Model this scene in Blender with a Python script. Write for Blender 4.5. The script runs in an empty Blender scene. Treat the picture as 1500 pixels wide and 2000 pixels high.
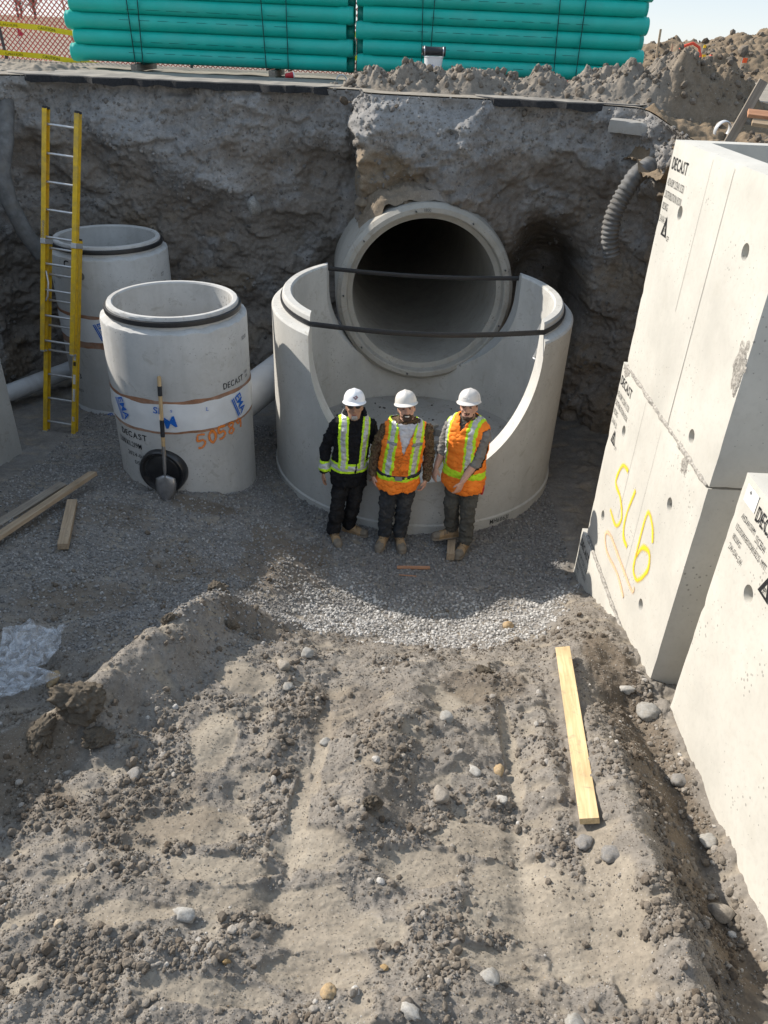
import bpy, bmesh, math, random
import numpy as np
from math import radians, sin, cos, pi, sqrt, atan2
from mathutils import Vector, Matrix

# ------------------------------------------------------------------ camera, sky, sun, exposure
scene = bpy.context.scene
COL = scene.collection
CAM_H, PITCH, ROLL = 4.70, radians(32.0), radians(2.6)
_f = Vector((0, cos(PITCH), -sin(PITCH))); _r0 = Vector((1, 0, 0)); _u0 = Vector((0, sin(PITCH), cos(PITCH)))
_r = _r0 * cos(ROLL) + _u0 * sin(ROLL); _u = _u0 * cos(ROLL) - _r0 * sin(ROLL)
cam_data = bpy.data.cameras.new('camera'); cam = bpy.data.objects.new('camera', cam_data); COL.objects.link(cam)
cam_data.sensor_fit = 'HORIZONTAL'; cam_data.sensor_width = 36.0; cam_data.lens = 36.0
cam_data.clip_start = 0.05; cam_data.clip_end = 3000
cam.matrix_world = Matrix(((_r.x, _u.x, -_f.x, 0), (_r.y, _u.y, -_f.y, 0), (_r.z, _u.z, -_f.z, CAM_H), (0, 0, 0, 1)))
scene.camera = cam

SUN_AZ, SUN_EL = radians(29.0), radians(34.0)        # light travels towards +x, a little towards -y
to_sun = Vector((-cos(SUN_AZ) * cos(SUN_EL), sin(SUN_AZ) * cos(SUN_EL), sin(SUN_EL)))
world = bpy.data.worlds.new('World'); scene.world = world; world.use_nodes = True
wn = world.node_tree.nodes; wl = world.node_tree.links
sky = wn.new('ShaderNodeTexSky'); sky.sky_type = 'NISHITA'; sky.sun_disc = False
sky.sun_elevation = SUN_EL; sky.sun_rotation = atan2(to_sun.x, to_sun.y)
sky.altitude = 200; sky.air_density = 0.6; sky.dust_density = 0.2; sky.ozone_density = 2.0
bg = wn['Background']; bg.inputs['Strength'].default_value = 0.15
sky_flatten = wn.new('ShaderNodeGamma'); sky_flatten.inputs['Gamma'].default_value = 0.13      # added gamma and value lift even the sky out and brighten the fill
wl.new(sky.outputs['Color'], sky_flatten.inputs['Color']); sky_lift = wn.new('ShaderNodeHueSaturation'); sky_lift.inputs['Saturation'].default_value = 2.6; sky_lift.inputs['Value'].default_value = 1.52
wl.new(sky_flatten.outputs['Color'], sky_lift.inputs['Color']); wl.new(sky_lift.outputs['Color'], bg.inputs['Color'])
sun_data = bpy.data.lights.new('sun', 'SUN'); sun_data.energy = 2.05; sun_data.angle = radians(0.55); sun_data.color = (1.0, 0.93, 0.83)
sun = bpy.data.objects.new('sun', sun_data); COL.objects.link(sun)
sun.rotation_euler = to_sun.to_track_quat('Z', 'Y').to_euler(); sun.location = to_sun * 40
vs = scene.view_settings
vs.view_transform = 'Standard'; vs.look = 'None'; vs.gamma = 1.0; vs.use_curve_mapping = False; vs.exposure = 1.72

# ------------------------------------------------------------------ numpy noise
_rng = np.random.RandomState(7)
_perm = np.concatenate([_rng.permutation(256)] * 3)
_ga = np.linspace(0, 2 * np.pi, 17)[:16]; _gx, _gy = np.cos(_ga), np.sin(_ga)
def perlin(x, y, seed=0):
    x = np.asarray(x, float) + seed * 17.31; y = np.asarray(y, float) - seed * 9.17
    xi = np.floor(x).astype(int); yi = np.floor(y).astype(int); xf = x - xi; yf = y - yi
    u = xf * xf * xf * (xf * (xf * 6 - 15) + 10); v = yf * yf * yf * (yf * (yf * 6 - 15) + 10)
    def g(ix, iy, dx, dy):
        h = _perm[_perm[ix & 255] + (iy & 255)] & 15
        return _gx[h] * dx + _gy[h] * dy
    a = g(xi, yi, xf, yf); b = g(xi + 1, yi, xf - 1, yf); c = g(xi, yi + 1, xf, yf - 1); d = g(xi + 1, yi + 1, xf - 1, yf - 1)
    return ((a + u * (b - a)) + v * ((c + u * (d - c)) - (a + u * (b - a)))) * 1.5
def fbm(x, y, octaves=4, seed=0, gain=0.5, lac=2.03):
    s = 0; a = 1.0; f = 1.0
    for k in range(octaves):
        s = s + a * perlin(x * f, y * f, seed + k); a *= gain; f *= lac
    return s
def worley(x, y, seed=0):
    x = np.asarray(x, float) + seed * 31.7; y = np.asarray(y, float) + seed * 12.9
    xi = np.floor(x).astype(int); yi = np.floor(y).astype(int); best = np.full(x.shape, 9.0); idb = np.zeros(x.shape)
    for i in (-1, 0, 1):
        for j in (-1, 0, 1):
            h = _perm[_perm[(xi + i) & 255] + ((yi + j) & 255)]; h2 = _perm[h + 57]
            d = (xi + i + h / 256.0 - x) ** 2 + (yi + j + h2 / 256.0 - y) ** 2
            m = d < best; best = np.where(m, d, best); idb = np.where(m, h / 256.0, idb)
    return np.sqrt(best), idb
def S(a, b, x):
    t = np.clip((x - a) / (b - a), 0, 1); return t * t * (3 - 2 * t)
def lumps(x, y, scale, seed=0, fill=0.7):
    wx = 0.28 * perlin(x / scale * 1.3, y / scale * 1.3, seed + 2); wy = 0.28 * perlin(x / scale * 1.3 + 7, y / scale * 1.3, seed + 3)
    F, i = worley(x / scale + wx, y / scale + wy, seed)
    rad = 0.25 + 0.45 * i; h = np.where(i < fill, np.sqrt(np.clip(rad * rad - F * F, 0, None)), 0)
    return h * (0.75 + 0.5 * perlin(x / scale * 2.1, y / scale * 2.1, seed + 5)) * scale
def seg_dist(x, y, pts):
    """distance to a polyline and the position along it (0..n-1)"""
    best = np.full(np.shape(x), 1e9); tt = np.zeros(np.shape(x))
    for k in range(len(pts) - 1):
        ax, ay = pts[k][0], pts[k][1]; bx, by = pts[k + 1][0] - ax, pts[k + 1][1] - ay
        t = np.clip(((x - ax) * bx + (y - ay) * by) / (bx * bx + by * by), 0, 1)
        d = np.hypot(x - ax - t * bx, y - ay - t * by); m = d < best
        best = np.where(m, d, best); tt = np.where(m, k + t, tt)
    return best, tt

# ------------------------------------------------------------------ object helpers
def tag(o, label=None, cat=None, group=None, kind=None):
    if label: o['label'] = label
    if cat: o['category'] = cat
    if group: o['group'] = group
    if kind: o['kind'] = kind
    return o
def empty(name, loc=(0, 0, 0), rot=(0, 0, 0)):
    o = bpy.data.objects.new(name, None); COL.objects.link(o); o.location = loc; o.rotation_euler = rot; o.empty_display_size = 0.2
    return o
def link(name, me, parent=None, loc=None, rot=None):
    o = bpy.data.objects.new(name, me); COL.objects.link(o)
    if parent is not None: o.parent = parent
    if loc is not None: o.location = loc
    if rot is not None: o.rotation_euler = rot
    return o
def smooth_mesh(me, angle=40):
    """smooth faces, sharp edges above the angle"""
    bm = bmesh.new(); bm.from_mesh(me); a = radians(angle)
    for f in bm.faces: f.smooth = True
    for e in bm.edges:
        if len(e.link_faces) == 2 and e.calc_face_angle(0) > a: e.smooth = False
    bm.to_mesh(me); bm.free()
class MB:
    def __init__(s): s.v = []; s.f = []; s.m = []
    def add(s, vs_, fs_, m=0):
        b = len(s.v); s.v += [tuple(p) for p in vs_]; s.f += [tuple(b + i for i in q) for q in fs_]; s.m += [m] * len(fs_); return s
    def box(s, lo, hi, m=0, M=None):
        x0, y0, z0 = lo; x1, y1, z1 = hi
        P = [(x0, y0, z0), (x1, y0, z0), (x1, y1, z0), (x0, y1, z0), (x0, y0, z1), (x1, y0, z1), (x1, y1, z1), (x0, y1, z1)]
        if M is not None: P = [tuple(M @ Vector(p)) for p in P]
        return s.add(P, [(0, 3, 2, 1), (4, 5, 6, 7), (0, 1, 5, 4), (1, 2, 6, 5), (2, 3, 7, 6), (3, 0, 4, 7)], m)
    def tube(s, pts, rad, n=12, m=0, cap=True, sq=(1, 1), up=None, twist=0):
        pts = [Vector(p) for p in pts]; k = len(pts)
        rad = [rad] * k if not hasattr(rad, '__len__') else rad
        sqs = sq if hasattr(sq[0], '__len__') else [sq] * k
        b = len(s.v); ref = Vector(up) if up is not None else None; px = None
        for i, p in enumerate(pts):
            d = (pts[min(i + 1, k - 1)] - pts[max(i - 1, 0)]).normalized()
            if ref is not None: x = d.cross(ref)
            elif px is None: x = d.cross(Vector((0, 0, 1)) if abs(d.z) < 0.9 else Vector((1, 0, 0)))
            else: x = px - d * px.dot(d)
            if x.length < 1e-6: x = d.orthogonal()
            x.normalize(); px = x; y = d.cross(x)
            for j in range(n):
                a = 2 * pi * j / n + twist
                s.v.append(tuple(p + x * (cos(a) * rad[i] * sqs[i][0]) + y * (sin(a) * rad[i] * sqs[i][1])))
        for i in range(k - 1):
            for j in range(n):
                j2 = (j + 1) % n
                s.f.append((b + i * n + j, b + i * n + j2, b + (i + 1) * n + j2, b + (i + 1) * n + j)); s.m.append(m)
        if cap:
            s.f.append(tuple(b + j for j in reversed(range(n)))); s.m.append(m)
            s.f.append(tuple(b + (k - 1) * n + j for j in range(n))); s.m.append(m)
        return s
    def lathe(s, prof, n=64, m=0, closed=False, c=(0, 0, 0), a0=0, a1=2 * pi):
        """prof: (radius, z) list, outward when going up on the outside"""
        b = len(s.v); k = len(prof); full = abs(a1 - a0 - 2 * pi) < 1e-6; nn = n if full else n + 1
        for j in range(nn):
            a = a0 + (a1 - a0) * j / n
            for r, z in prof: s.v.append((c[0] + r * cos(a), c[1] + r * sin(a), c[2] + z))
        for j in range(n):
            j2 = (j + 1) % nn
            for i in range(k if closed else k - 1):
                i2 = (i + 1) % k
                s.f.append((b + j * k + i, b + j2 * k + i, b + j2 * k + i2, b + j * k + i2)); s.m.append(m)
        return s
    def mesh(s, name, mats):
        me = bpy.data.meshes.new(name); me.from_pydata(s.v, [], s.f)
        for mt in (mats if isinstance(mats, (list, tuple)) else [mats]): me.materials.append(mt)
        me.polygons.foreach_set('material_index', s.m); me.update()
        return me
    def build(s, name, mats, parent=None, loc=None, rot=None, smooth=None, bevel=0, fix=True):
        me = s.mesh(name, mats)
        if fix or bevel:
            bm = bmesh.new(); bm.from_mesh(me)
            if fix: bmesh.ops.recalc_face_normals(bm, faces=bm.faces)
            if bevel:
                ed = [e for e in bm.edges if len(e.link_faces) == 2 and e.calc_face_angle(0) > 0.6]
                bmesh.ops.bevel(bm, geom=ed, offset=bevel, segments=2, profile=0.6, affect='EDGES', clamp_overlap=True)
            bm.to_mesh(me); bm.free()
        if smooth: smooth_mesh(me, smooth)
        return link(name, me, parent, loc, rot)
def grid_mesh(name, V, nu, nv, mat, attrs=None, keep=None):
    """V: (nu*nv,3) array, row-major with nv points per row; keep: boolean face mask"""
    idx = np.arange(nu * nv).reshape(nu, nv)
    q = np.stack([idx[:-1, :-1], idx[1:, :-1], idx[1:, 1:], idx[:-1, 1:]], -1).reshape(-1, 4)
    if keep is not None: q = q[keep]
    me = bpy.data.meshes.new(name); me.vertices.add(len(V)); me.vertices.foreach_set('co', np.asarray(V, np.float32).ravel())
    me.loops.add(q.size); me.loops.foreach_set('vertex_index', q.ravel().astype(np.int32))
    me.polygons.add(len(q)); me.polygons.foreach_set('loop_start', np.arange(0, q.size, 4, dtype=np.int32))
    me.polygons.foreach_set('use_smooth', np.ones(len(q), bool))
    me.materials.append(mat); me.update(calc_edges=True)
    for k, a in (attrs or {}).items():
        at = me.attributes.new(k, 'FLOAT', 'POINT'); at.data.foreach_set('value', np.asarray(a, np.float32).ravel())
    return me
def evaluated(o):
    dg = bpy.context.evaluated_depsgraph_get(); dg.update()
    me = bpy.data.meshes.new_from_object(o.evaluated_get(dg), depsgraph=dg); return me
def bake(o):
    """apply modifiers without operators"""
    me = evaluated(o); old = o.data; o.modifiers.clear(); o.data = me; bpy.data.meshes.remove(old); return o
def boolean(o, cutter_mb):
    c = cutter_mb.build('cutter', [], o.parent); m = o.modifiers.new('b', 'BOOLEAN'); m.operation = 'DIFFERENCE'; m.object = c; m.solver = 'EXACT'
    bake(o); me = c.data; bpy.data.objects.remove(c); bpy.data.meshes.remove(me); return o
def rough_box(name, lo, hi, mat, parent=None, step=0.05, chip=0.02, seed=1, hollow=None):
    """a cast block: bevelled and cut into a grid, edges worn unevenly"""
    mb = MB().box(lo, hi)
    me = mb.mesh(name, mat); bm = bmesh.new(); bm.from_mesh(me)
    ext = [hi[i] - lo[i] for i in range(3)]
    for ax in range(3):
        n = max(2, int(ext[ax] / step))
        for k in range(1, n):
            c = [0, 0, 0]; c[ax] = lo[ax] + ext[ax] * k / n; no = [0, 0, 0]; no[ax] = 1
            bmesh.ops.bisect_plane(bm, geom=bm.verts[:] + bm.edges[:] + bm.faces[:], plane_co=c, plane_no=no)
    co = np.array([v.co for v in bm.verts]); lo_, hi_ = np.array(lo), np.array(hi)
    d = np.minimum(co - lo_, hi_ - co); nz = fbm(co[:, 0] * 5 + co[:, 2] * 3.1, co[:, 1] * 5 - co[:, 2] * 4.3, 3, seed)
    near = (d < 1e-4).sum(1)
    ctr = (lo_ + hi_) / 2
    for v, k, n_ in zip(bm.verts, near, nz):
        if k >= 2:
            dirs = Vector([(0 if d_ > 1e-4 else (-1 if c_ > m_ else 1)) for d_, c_, m_ in zip(np.minimum(np.array(v.co) - lo_, hi_ - np.array(v.co)), v.co, ctr)])
            v.co += dirs * (0.004 + chip * max(0, n_ - 0.12))
    bm.to_mesh(me); bm.free(); smooth_mesh(me, 30)
    return link(name, me, parent)

_txt = {}
def text_mesh(body, size=1.0, sx=1.0, stencil=False, bold=0.0, gap=0.0):
    """2-D triangles of some lettering, origin at its left baseline"""
    key = (body, size, sx, stencil, bold, gap)
    if key in _txt: return _txt[key]
    V = []; Fc = []; x0 = 0
    cells = [c for c in body] if (stencil or gap) else [body]
    for ch in cells:
        if ch == ' ': x0 += size * 0.38 * sx; continue
        cu = bpy.data.curves.new('t', 'FONT'); cu.body = ch; cu.size = size; cu.offset = bold * size; cu.resolution_u = 3
        o = bpy.data.objects.new('t', cu); COL.objects.link(o)
        me = evaluated(o); bm = bmesh.new(); bm.from_mesh(me); bm.verts.ensure_lookup_table()
        if len(bm.verts):
            xs = [v.co.x for v in bm.verts]; w0, w1 = min(xs), max(xs)
            if stencil and ch in 'DECASO0689B4PRQ253':
                cx = (w0 + w1) / 2 + (w1 - w0) * 0.04; g = 0.028 * size
                for q in (cx - g, cx + g): bmesh.ops.bisect_plane(bm, geom=bm.verts[:] + bm.edges[:] + bm.faces[:], plane_co=(q, 0, 0), plane_no=(1, 0, 0))
                bmesh.ops.delete(bm, geom=[f for f in bm.faces if abs(f.calc_center_median().x - cx) < g], context='FACES')
            bm.verts.index_update(); b = len(V)
            V += [((v.co.x - (w0 if (stencil or gap) else 0)) * sx + x0, v.co.y) for v in bm.verts]; Fc += [tuple(b + v.index for v in f.verts) for f in bm.faces]
            x0 += (w1 - w0) * sx + size * (0.15 * sx + gap)
        bm.free(); bpy.data.meshes.remove(me); bpy.data.objects.remove(o); bpy.data.curves.remove(cu)
    _txt[key] = (V, Fc); return V, Fc
def lettering(name, mat, fmap, lines, parent, clip=None):
    """lines: (text, x, y, size, sx) ; fmap maps (x, y) to a point on the surface"""
    for ln in lines:
        body, x, y, size, sx = ln[:5]; kw = ln[5] if len(ln) > 5 else {}
        V, Fc = text_mesh(body, size, sx, **kw); o = MB().add([fmap(x + p[0], y + p[1]) for p in V], Fc).build(name, mat, parent, fix=False)
    return o
def stroke(name, mat, fmap, lines, width, parent, smooth_k=6):
    """sprayed line: flat ribbon with a soft edge, uv.y across it"""
    V = []; F = []; UV = []
    for pts in lines:
        P = [Vector((p[0], p[1])) for p in pts]; Q = []
        for i in range(len(P) - 1):
            a, b, c, d = P[max(i - 1, 0)], P[i], P[i + 1], P[min(i + 2, len(P) - 1)]
            for k in range(smooth_k):
                t = k / smooth_k
                Q.append(0.5 * ((2 * b) + (c - a) * t + (2 * a - 5 * b + 4 * c - d) * t * t + (3 * b - a - 3 * c + d) * t ** 3))
        Q.append(P[-1]); n = len(Q); b0 = len(V)
        for i, q in enumerate(Q):
            d = (Q[min(i + 1, n - 1)] - Q[max(i - 1, 0)]).normalized(); nr = Vector((-d.y, d.x))
            for j in range(5):
                w = (j / 4 - 0.5) * width; V.append(fmap(*(q + nr * w))); UV.append((i / (n - 1), j / 4))
        for i in range(n - 1):
            for j in range(4): F.append((b0 + i * 5 + j, b0 + i * 5 + j + 1, b0 + (i + 1) * 5 + j + 1, b0 + (i + 1) * 5 + j))
    me = bpy.data.meshes.new(name); me.from_pydata([tuple(v) for v in V], [], F); me.materials.append(mat)
    uv = me.uv_layers.new(name='uv')
    for lp in me.loops: uv.data[lp.index].uv = UV[lp.vertex_index]
    return link(name, me, parent)

# ------------------------------------------------------------------ materials
def new_mat(name, rough=0.8, spec=0.3):
    m = bpy.data.materials.new(name); m.use_nodes = True; nt = m.node_tree; b = nt.nodes['Principled BSDF']
    b.inputs['Roughness'].default_value = rough; b.inputs['Specular IOR Level'].default_value = spec
    return m, nt, b
def node(nt, t, ins=None, **props):
    n = nt.nodes.new(t)
    for k, v in props.items(): setattr(n, k, v)
    for k, v in (ins or {}).items():
        if isinstance(v, bpy.types.NodeSocket): nt.links.new(v, n.inputs[k])
        else: n.inputs[k].default_value = v
    return n
def noise(nt, vec, scale, detail=4, rough=0.55, dist=0.0):
    return node(nt, 'ShaderNodeTexNoise', {'Vector': vec, 'Scale': scale, 'Detail': detail, 'Roughness': rough, 'Distortion': dist}).outputs['Fac']
def ramp(nt, fac, stops):
    n = node(nt, 'ShaderNodeValToRGB', {'Fac': fac}); e = n.color_ramp.elements
    while len(e) < len(stops): e.new(0.5)
    for el, (p, c) in zip(e, stops): el.position = p; el.color = (c, c, c, 1) if not hasattr(c, '__len__') else (*c, 1)
    return n.outputs['Color']
def mix(nt, fac, a, b, mode='MIX'):
    n = nt.nodes.new('ShaderNodeMix'); n.data_type = 'RGBA'; n.blend_type = mode
    for sock, v in ((n.inputs[0], fac), (n.inputs[6], a), (n.inputs[7], b)):
        if isinstance(v, bpy.types.NodeSocket): nt.links.new(v, sock)
        elif hasattr(v, '__len__'): sock.default_value = (*v, 1)
        else: sock.default_value = v
    return n.outputs[2]
def math_(nt, op, a, b=0.0, clamp=False):
    n = nt.nodes.new('ShaderNodeMath'); n.operation = op; n.use_clamp = clamp
    for i, v in enumerate((a, b)):
        if isinstance(v, bpy.types.NodeSocket): nt.links.new(v, n.inputs[i])
        else: n.inputs[i].default_value = v
    return n.outputs[0]
def attr(nt, name, t='GEOMETRY'):
    return node(nt, 'ShaderNodeAttribute', attribute_name=name, attribute_type=t)
def coords(nt, kind='Object', scale=None):
    c = nt.nodes.new('ShaderNodeTexCoord').outputs[kind]
    if scale is not None: c = node(nt, 'ShaderNodeMapping', {'Vector': c, 'Scale': scale}).outputs[0]
    return c
def bump(nt, b, h, strength=0.5, dist=0.02):
    n = node(nt, 'ShaderNodeBump', {'Height': h, 'Strength': strength, 'Distance': dist}); nt.links.new(n.outputs[0], b.inputs['Normal'])
def setc(nt, b, c): nt.links.new(c, b.inputs['Base Color'])

def concrete(name, base, warm=(1.0, 0.93, 0.82), rough=0.85, pores=True, dirt=0.35, streak=True):
    m, nt, b = new_mat(name, rough, 0.25); oc = coords(nt)
    big = noise(nt, oc, 1.6, 5, 0.6); fine = noise(nt, oc, 28, 4, 0.6); mid = noise(nt, oc, 6, 6, 0.65, 0.6)
    c = ramp(nt, big, [(0.3, tuple(x * 0.86 for x in base)), (0.7, tuple(min(1, x * 1.08) for x in base))])
    c = mix(nt, ramp(nt, mid, [(0.52, 0.0), (0.75, dirt)]), c, tuple(x * w * 0.72 for x, w in zip(base, warm)))
    if streak:
        st = noise(nt, coords(nt, 'Object', (5, 5, 0.35)), 1.0, 5, 0.6)
        c = mix(nt, ramp(nt, st, [(0.48, 0.0), (0.75, 0.4)]), c, tuple(x * 0.66 for x in base))
        sp = noise(nt, oc, 4.2, 3, 0.75, 1.5); c = mix(nt, ramp(nt, sp, [(0.60, 0.0), (0.66, 0.38)]), c, tuple(x * w * 0.6 for x, w in zip(base, warm)))
    c = mix(nt, ramp(nt, fine, [(0.3, 0.25), (0.5, 0.0)]), c, tuple(x * 0.75 for x in base))
    h = math_(nt, 'MULTIPLY', fine, 0.4)
    if pores:
        vo = node(nt, 'ShaderNodeTexVoronoi', {'Vector': oc, 'Scale': 26.0, 'Randomness': 1.0}); pr = noise(nt, oc, 3.3, 2)
        lim = math_(nt, 'MULTIPLY', math_(nt, 'SUBTRACT', pr, 0.40, True), 0.75)
        pm = math_(nt, 'LESS_THAN', vo.outputs['Distance'], lim)
        c = mix(nt, math_(nt, 'MULTIPLY', pm, 0.6), c, tuple(x * 0.35 for x in base)); h = math_(nt, 'SUBTRACT', h, pm)
    setc(nt, b, c); bump(nt, b, h, 0.35, 0.006)
    return m
def plain(name, c, rough=0.5, spec=0.4, var=0.12, scale=20, metal=0.0, bmp=0.0, dirt=None, dirt_amt=0.5):
    m, nt, b = new_mat(name, rough, spec); oc = coords(nt); b.inputs['Metallic'].default_value = metal
    f = noise(nt, oc, scale, 4, 0.6)
    col = ramp(nt, f, [(0.3, tuple(x * (1 - var) for x in c)), (0.7, tuple(min(1, x * (1 + var)) for x in c))])
    if dirt is not None:
        d = noise(nt, oc, scale * 0.35, 5, 0.7, 0.8); col = mix(nt, ramp(nt, d, [(0.45, 0.0), (0.75, dirt_amt)]), col, dirt)
    setc(nt, b, col)
    if bmp: bump(nt, b, f, bmp, 0.01)
    return m
def spray(name, c):
    m, nt, b = new_mat(name, 0.7, 0.3); uv = node(nt, 'ShaderNodeSeparateXYZ', {'Vector': coords(nt, 'UV')}).outputs['Y']
    b.inputs['Base Color'].default_value = (*c, 1)
    prof = math_(nt, 'SUBTRACT', 1.0, math_(nt, 'MULTIPLY', math_(nt, 'ABSOLUTE', math_(nt, 'SUBTRACT', uv, 0.5)), 2.0))
    grain = noise(nt, coords(nt), 60, 3, 0.7); big = noise(nt, coords(nt), 4, 2)
    a = math_(nt, 'ADD', prof, math_(nt, 'ADD', math_(nt, 'MULTIPLY', math_(nt, 'SUBTRACT', grain, 0.5), 0.9), math_(nt, 'MULTIPLY', math_(nt, 'SUBTRACT', big, 0.5), 0.8)))
    al = ramp(nt, a, [(0.28, 0.0), (1.0, 1.0)]); nt.links.new(al, b.inputs['Alpha'])
    return m
def wood(name, c1, c2, rough=0.75, axis=0):
    m, nt, b = new_mat(name, rough, 0.2); sc = [14, 14, 14]; sc[axis] = 0.9
    v = coords(nt, 'Object', tuple(sc)); f = noise(nt, v, 3.0, 5, 0.6, 0.8); k = noise(nt, coords(nt), 3.0, 3)
    c = ramp(nt, f, [(0.3, tuple(x * 0.82 for x in c1)), (0.68, c2)]); c = mix(nt, ramp(nt, k, [(0.5, 0.0), (0.8, 0.5)]), c, tuple(x * 0.6 for x in c1))
    kn = node(nt, 'ShaderNodeTexVoronoi', {'Vector': coords(nt, 'Object', tuple(4.0 if i != axis else 2.2 for i in range(3))), 'Scale': 1.0}).outputs['Distance']; c = mix(nt, ramp(nt, kn, [(0.06, 0.75), (0.13, 0.0)]), c, tuple(x * 0.35 for x in c1))
    md = noise(nt, coords(nt), 9.0, 5, 0.75, 1.2); c = mix(nt, ramp(nt, md, [(0.56, 0.0), (0.68, 0.55)]), c, (0.22, 0.19, 0.155))
    setc(nt, b, c); bump(nt, b, f, 0.3, 0.004); return m

# ================================================================== TERRAIN
RIM = 4.06
# ---- earth materials (colour by kind of soil; tan on the buttress also paints its sunlit side)
def soil_mat(name, masks, base, scale=1.0, bstr=0.6):
    """masks: list of (attribute, colour a, colour b)"""
    m, nt, b = new_mat(name, 0.95, 0.12); oc = coords(nt)
    n1 = noise(nt, oc, 2.2 * scale, 6, 0.65); n2 = noise(nt, oc, 45 * scale, 4, 0.7); n3 = noise(nt, oc, 11 * scale, 5, 0.65)
    def two(a, c): 
        q = ramp(nt, n1, [(0.3, a), (0.7, c)]); return mix(nt, ramp(nt, n3, [(0.35, 0.35), (0.6, 0.0)]), q, tuple(x * 0.62 for x in a))
    col = two(*base)
    for at, a, c in masks: col = mix(nt, attr(nt, at).outputs['Fac'], col, two(a, c))
    vo = node(nt, 'ShaderNodeTexVoronoi', {'Vector': oc, 'Scale': 60.0 * scale})
    sp = math_(nt, 'LESS_THAN', vo.outputs['Distance'], 0.22); pick = math_(nt, 'GREATER_THAN', node(nt, 'ShaderNodeSeparateColor', {'Color': vo.outputs['Color']}).outputs[0], 0.72)
    spk = math_(nt, 'MULTIPLY', sp, pick)
    col = mix(nt, math_(nt, 'MULTIPLY', spk, 0.5), col, (0.42, 0.39, 0.36))
    col = mix(nt, 1.0, col, ramp(nt, n2, [(0.2, 0.72), (0.75, 1.12)]), 'MULTIPLY')
    setc(nt, b, col)
    h = math_(nt, 'ADD', math_(nt, 'MULTIPLY', n2, 0.5), math_(nt, 'ADD', math_(nt, 'MULTIPLY', n3, 0.9), math_(nt, 'MULTIPLY', spk, 0.3)))
    bump(nt, b, h, bstr, 0.012); return m
M_ground = soil_mat('mat_pit_soil', [('gravel', (0.19, 0.18, 0.168), (0.27, 0.256, 0.24)), ('mud', (0.25, 0.215, 0.172), (0.335, 0.295, 0.24)), ('brown', (0.125, 0.098, 0.072), (0.17, 0.135, 0.10))],
                    ((0.182, 0.162, 0.140), (0.275, 0.249, 0.219)))
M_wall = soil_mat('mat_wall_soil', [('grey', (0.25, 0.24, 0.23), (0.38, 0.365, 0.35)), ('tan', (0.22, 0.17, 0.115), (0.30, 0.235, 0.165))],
                  ((0.185, 0.160, 0.137), (0.275, 0.242, 0.208)), 0.8, 0.7)
M_upper = soil_mat('mat_upper_soil', [('tan', (0.20, 0.145, 0.092), (0.29, 0.215, 0.14))], ((0.27, 0.24, 0.20), (0.38, 0.34, 0.285)), 0.5)
M_berm = soil_mat('mat_berm_soil', [('tan', (0.19, 0.14, 0.09), (0.26, 0.195, 0.13))], ((0.21, 0.185, 0.155), (0.31, 0.27, 0.225)), 0.8, 0.9)

# ---- the pit bottom
_gxk = np.array([-7, -4, -3, -2.2, -1.4, -0.8, 0, 0.8, 1.4, 1.75, 2.05, 4.5])
_gyk = np.array([-5, -1, 0.5, 1.6, 2.4, 3.2, 4.0, 4.6, 5.0, 5.5, 6.0, 6.5, 7.2, 8, 9.5, 12.5])
_c0 = [3.4, 2.2, 1.35, 1.15, 1.06, 0.98, 0.86, 0.55, 0.22, 0.05, 0, 0, 0, 0, 0, 0.1]
_gk = np.array([
    [3.4, 2.2, 1.4, 1.20, 1.10, 0.95, 0.80, 0.72, 0.68, 0.62, 0.58, 0.54, 0.48, 0.35, 0.25, 0.3],
    [3.4, 2.2, 1.4, 1.15, 1.05, 0.92, 0.76, 0.68, 0.64, 0.60, 0.56, 0.52, 0.42, 0.20, 0.10, 0.2],
    [3.4, 2.2, 1.4, 1.12, 1.00, 0.88, 0.72, 0.65, 0.61, 0.58, 0.54, 0.50, 0.42, 0.25, 0.06, 0.1],
    [3.4, 2.2, 1.35, 1.12, 1.00, 0.86, 0.72, 0.64, 0.60, 0.56, 0.51, 0.46, 0.36, 0.20, 0.04, 0.1],
    [3.4, 2.2, 1.35, 1.14, 1.04, 0.95, 0.84, 0.72, 0.60, 0.45, 0.38, 0.33, 0.20, 0.06, 0.0, 0.1],
    [3.4, 2.2, 1.35, 1.15, 1.06, 0.97, 0.85, 0.68, 0.42, 0.20, 0.12, 0.09, 0.05, 0.0, 0.0, 0.1],
    _c0, _c0,
    [3.4, 2.2, 1.35, 1.15, 1.08, 0.99, 0.82, 0.62, 0.42, 0.15, 0.04, 0, 0, 0, 0, 0.1],
    [3.4, 2.2, 1.35, 1.15, 1.06, 0.97, 0.86, 0.76, 0.64, 0.38, 0.12, 0.02, 0, 0, 0, 0.1],
    [3.4, 2.2, 1.3, 1.10, 1.00, 0.91, 0.78, 0.68, 0.60, 0.42, 0.18, 0.04, 0, 0, 0, 0.1],
    [3.4, 2.2, 1.3, 1.05, 0.98, 0.88, 0.76, 0.66, 0.58, 0.42, 0.2, 0.1, 0.1, 0.1, 0.1, 0.1]])
_fx = np.arange(-7, 4.55, 0.06); _fy = np.arange(-5, 12.55, 0.06)
_t = np.array([np.interp(_fy, _gyk, r) for r in _gk]); _G = np.array([np.interp(_fx, _gxk, _t[:, j]) for j in range(len(_fy))]).T
for _ in range(3):
    for ax in (0, 1):
        _p = np.pad(_G, [(2, 2) if a == ax else (0, 0) for a in (0, 1)], mode='edge')
        _G = sum(np.take(_p, np.arange(_G.shape[ax]) + k, ax) for k in range(5)) / 5
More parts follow.
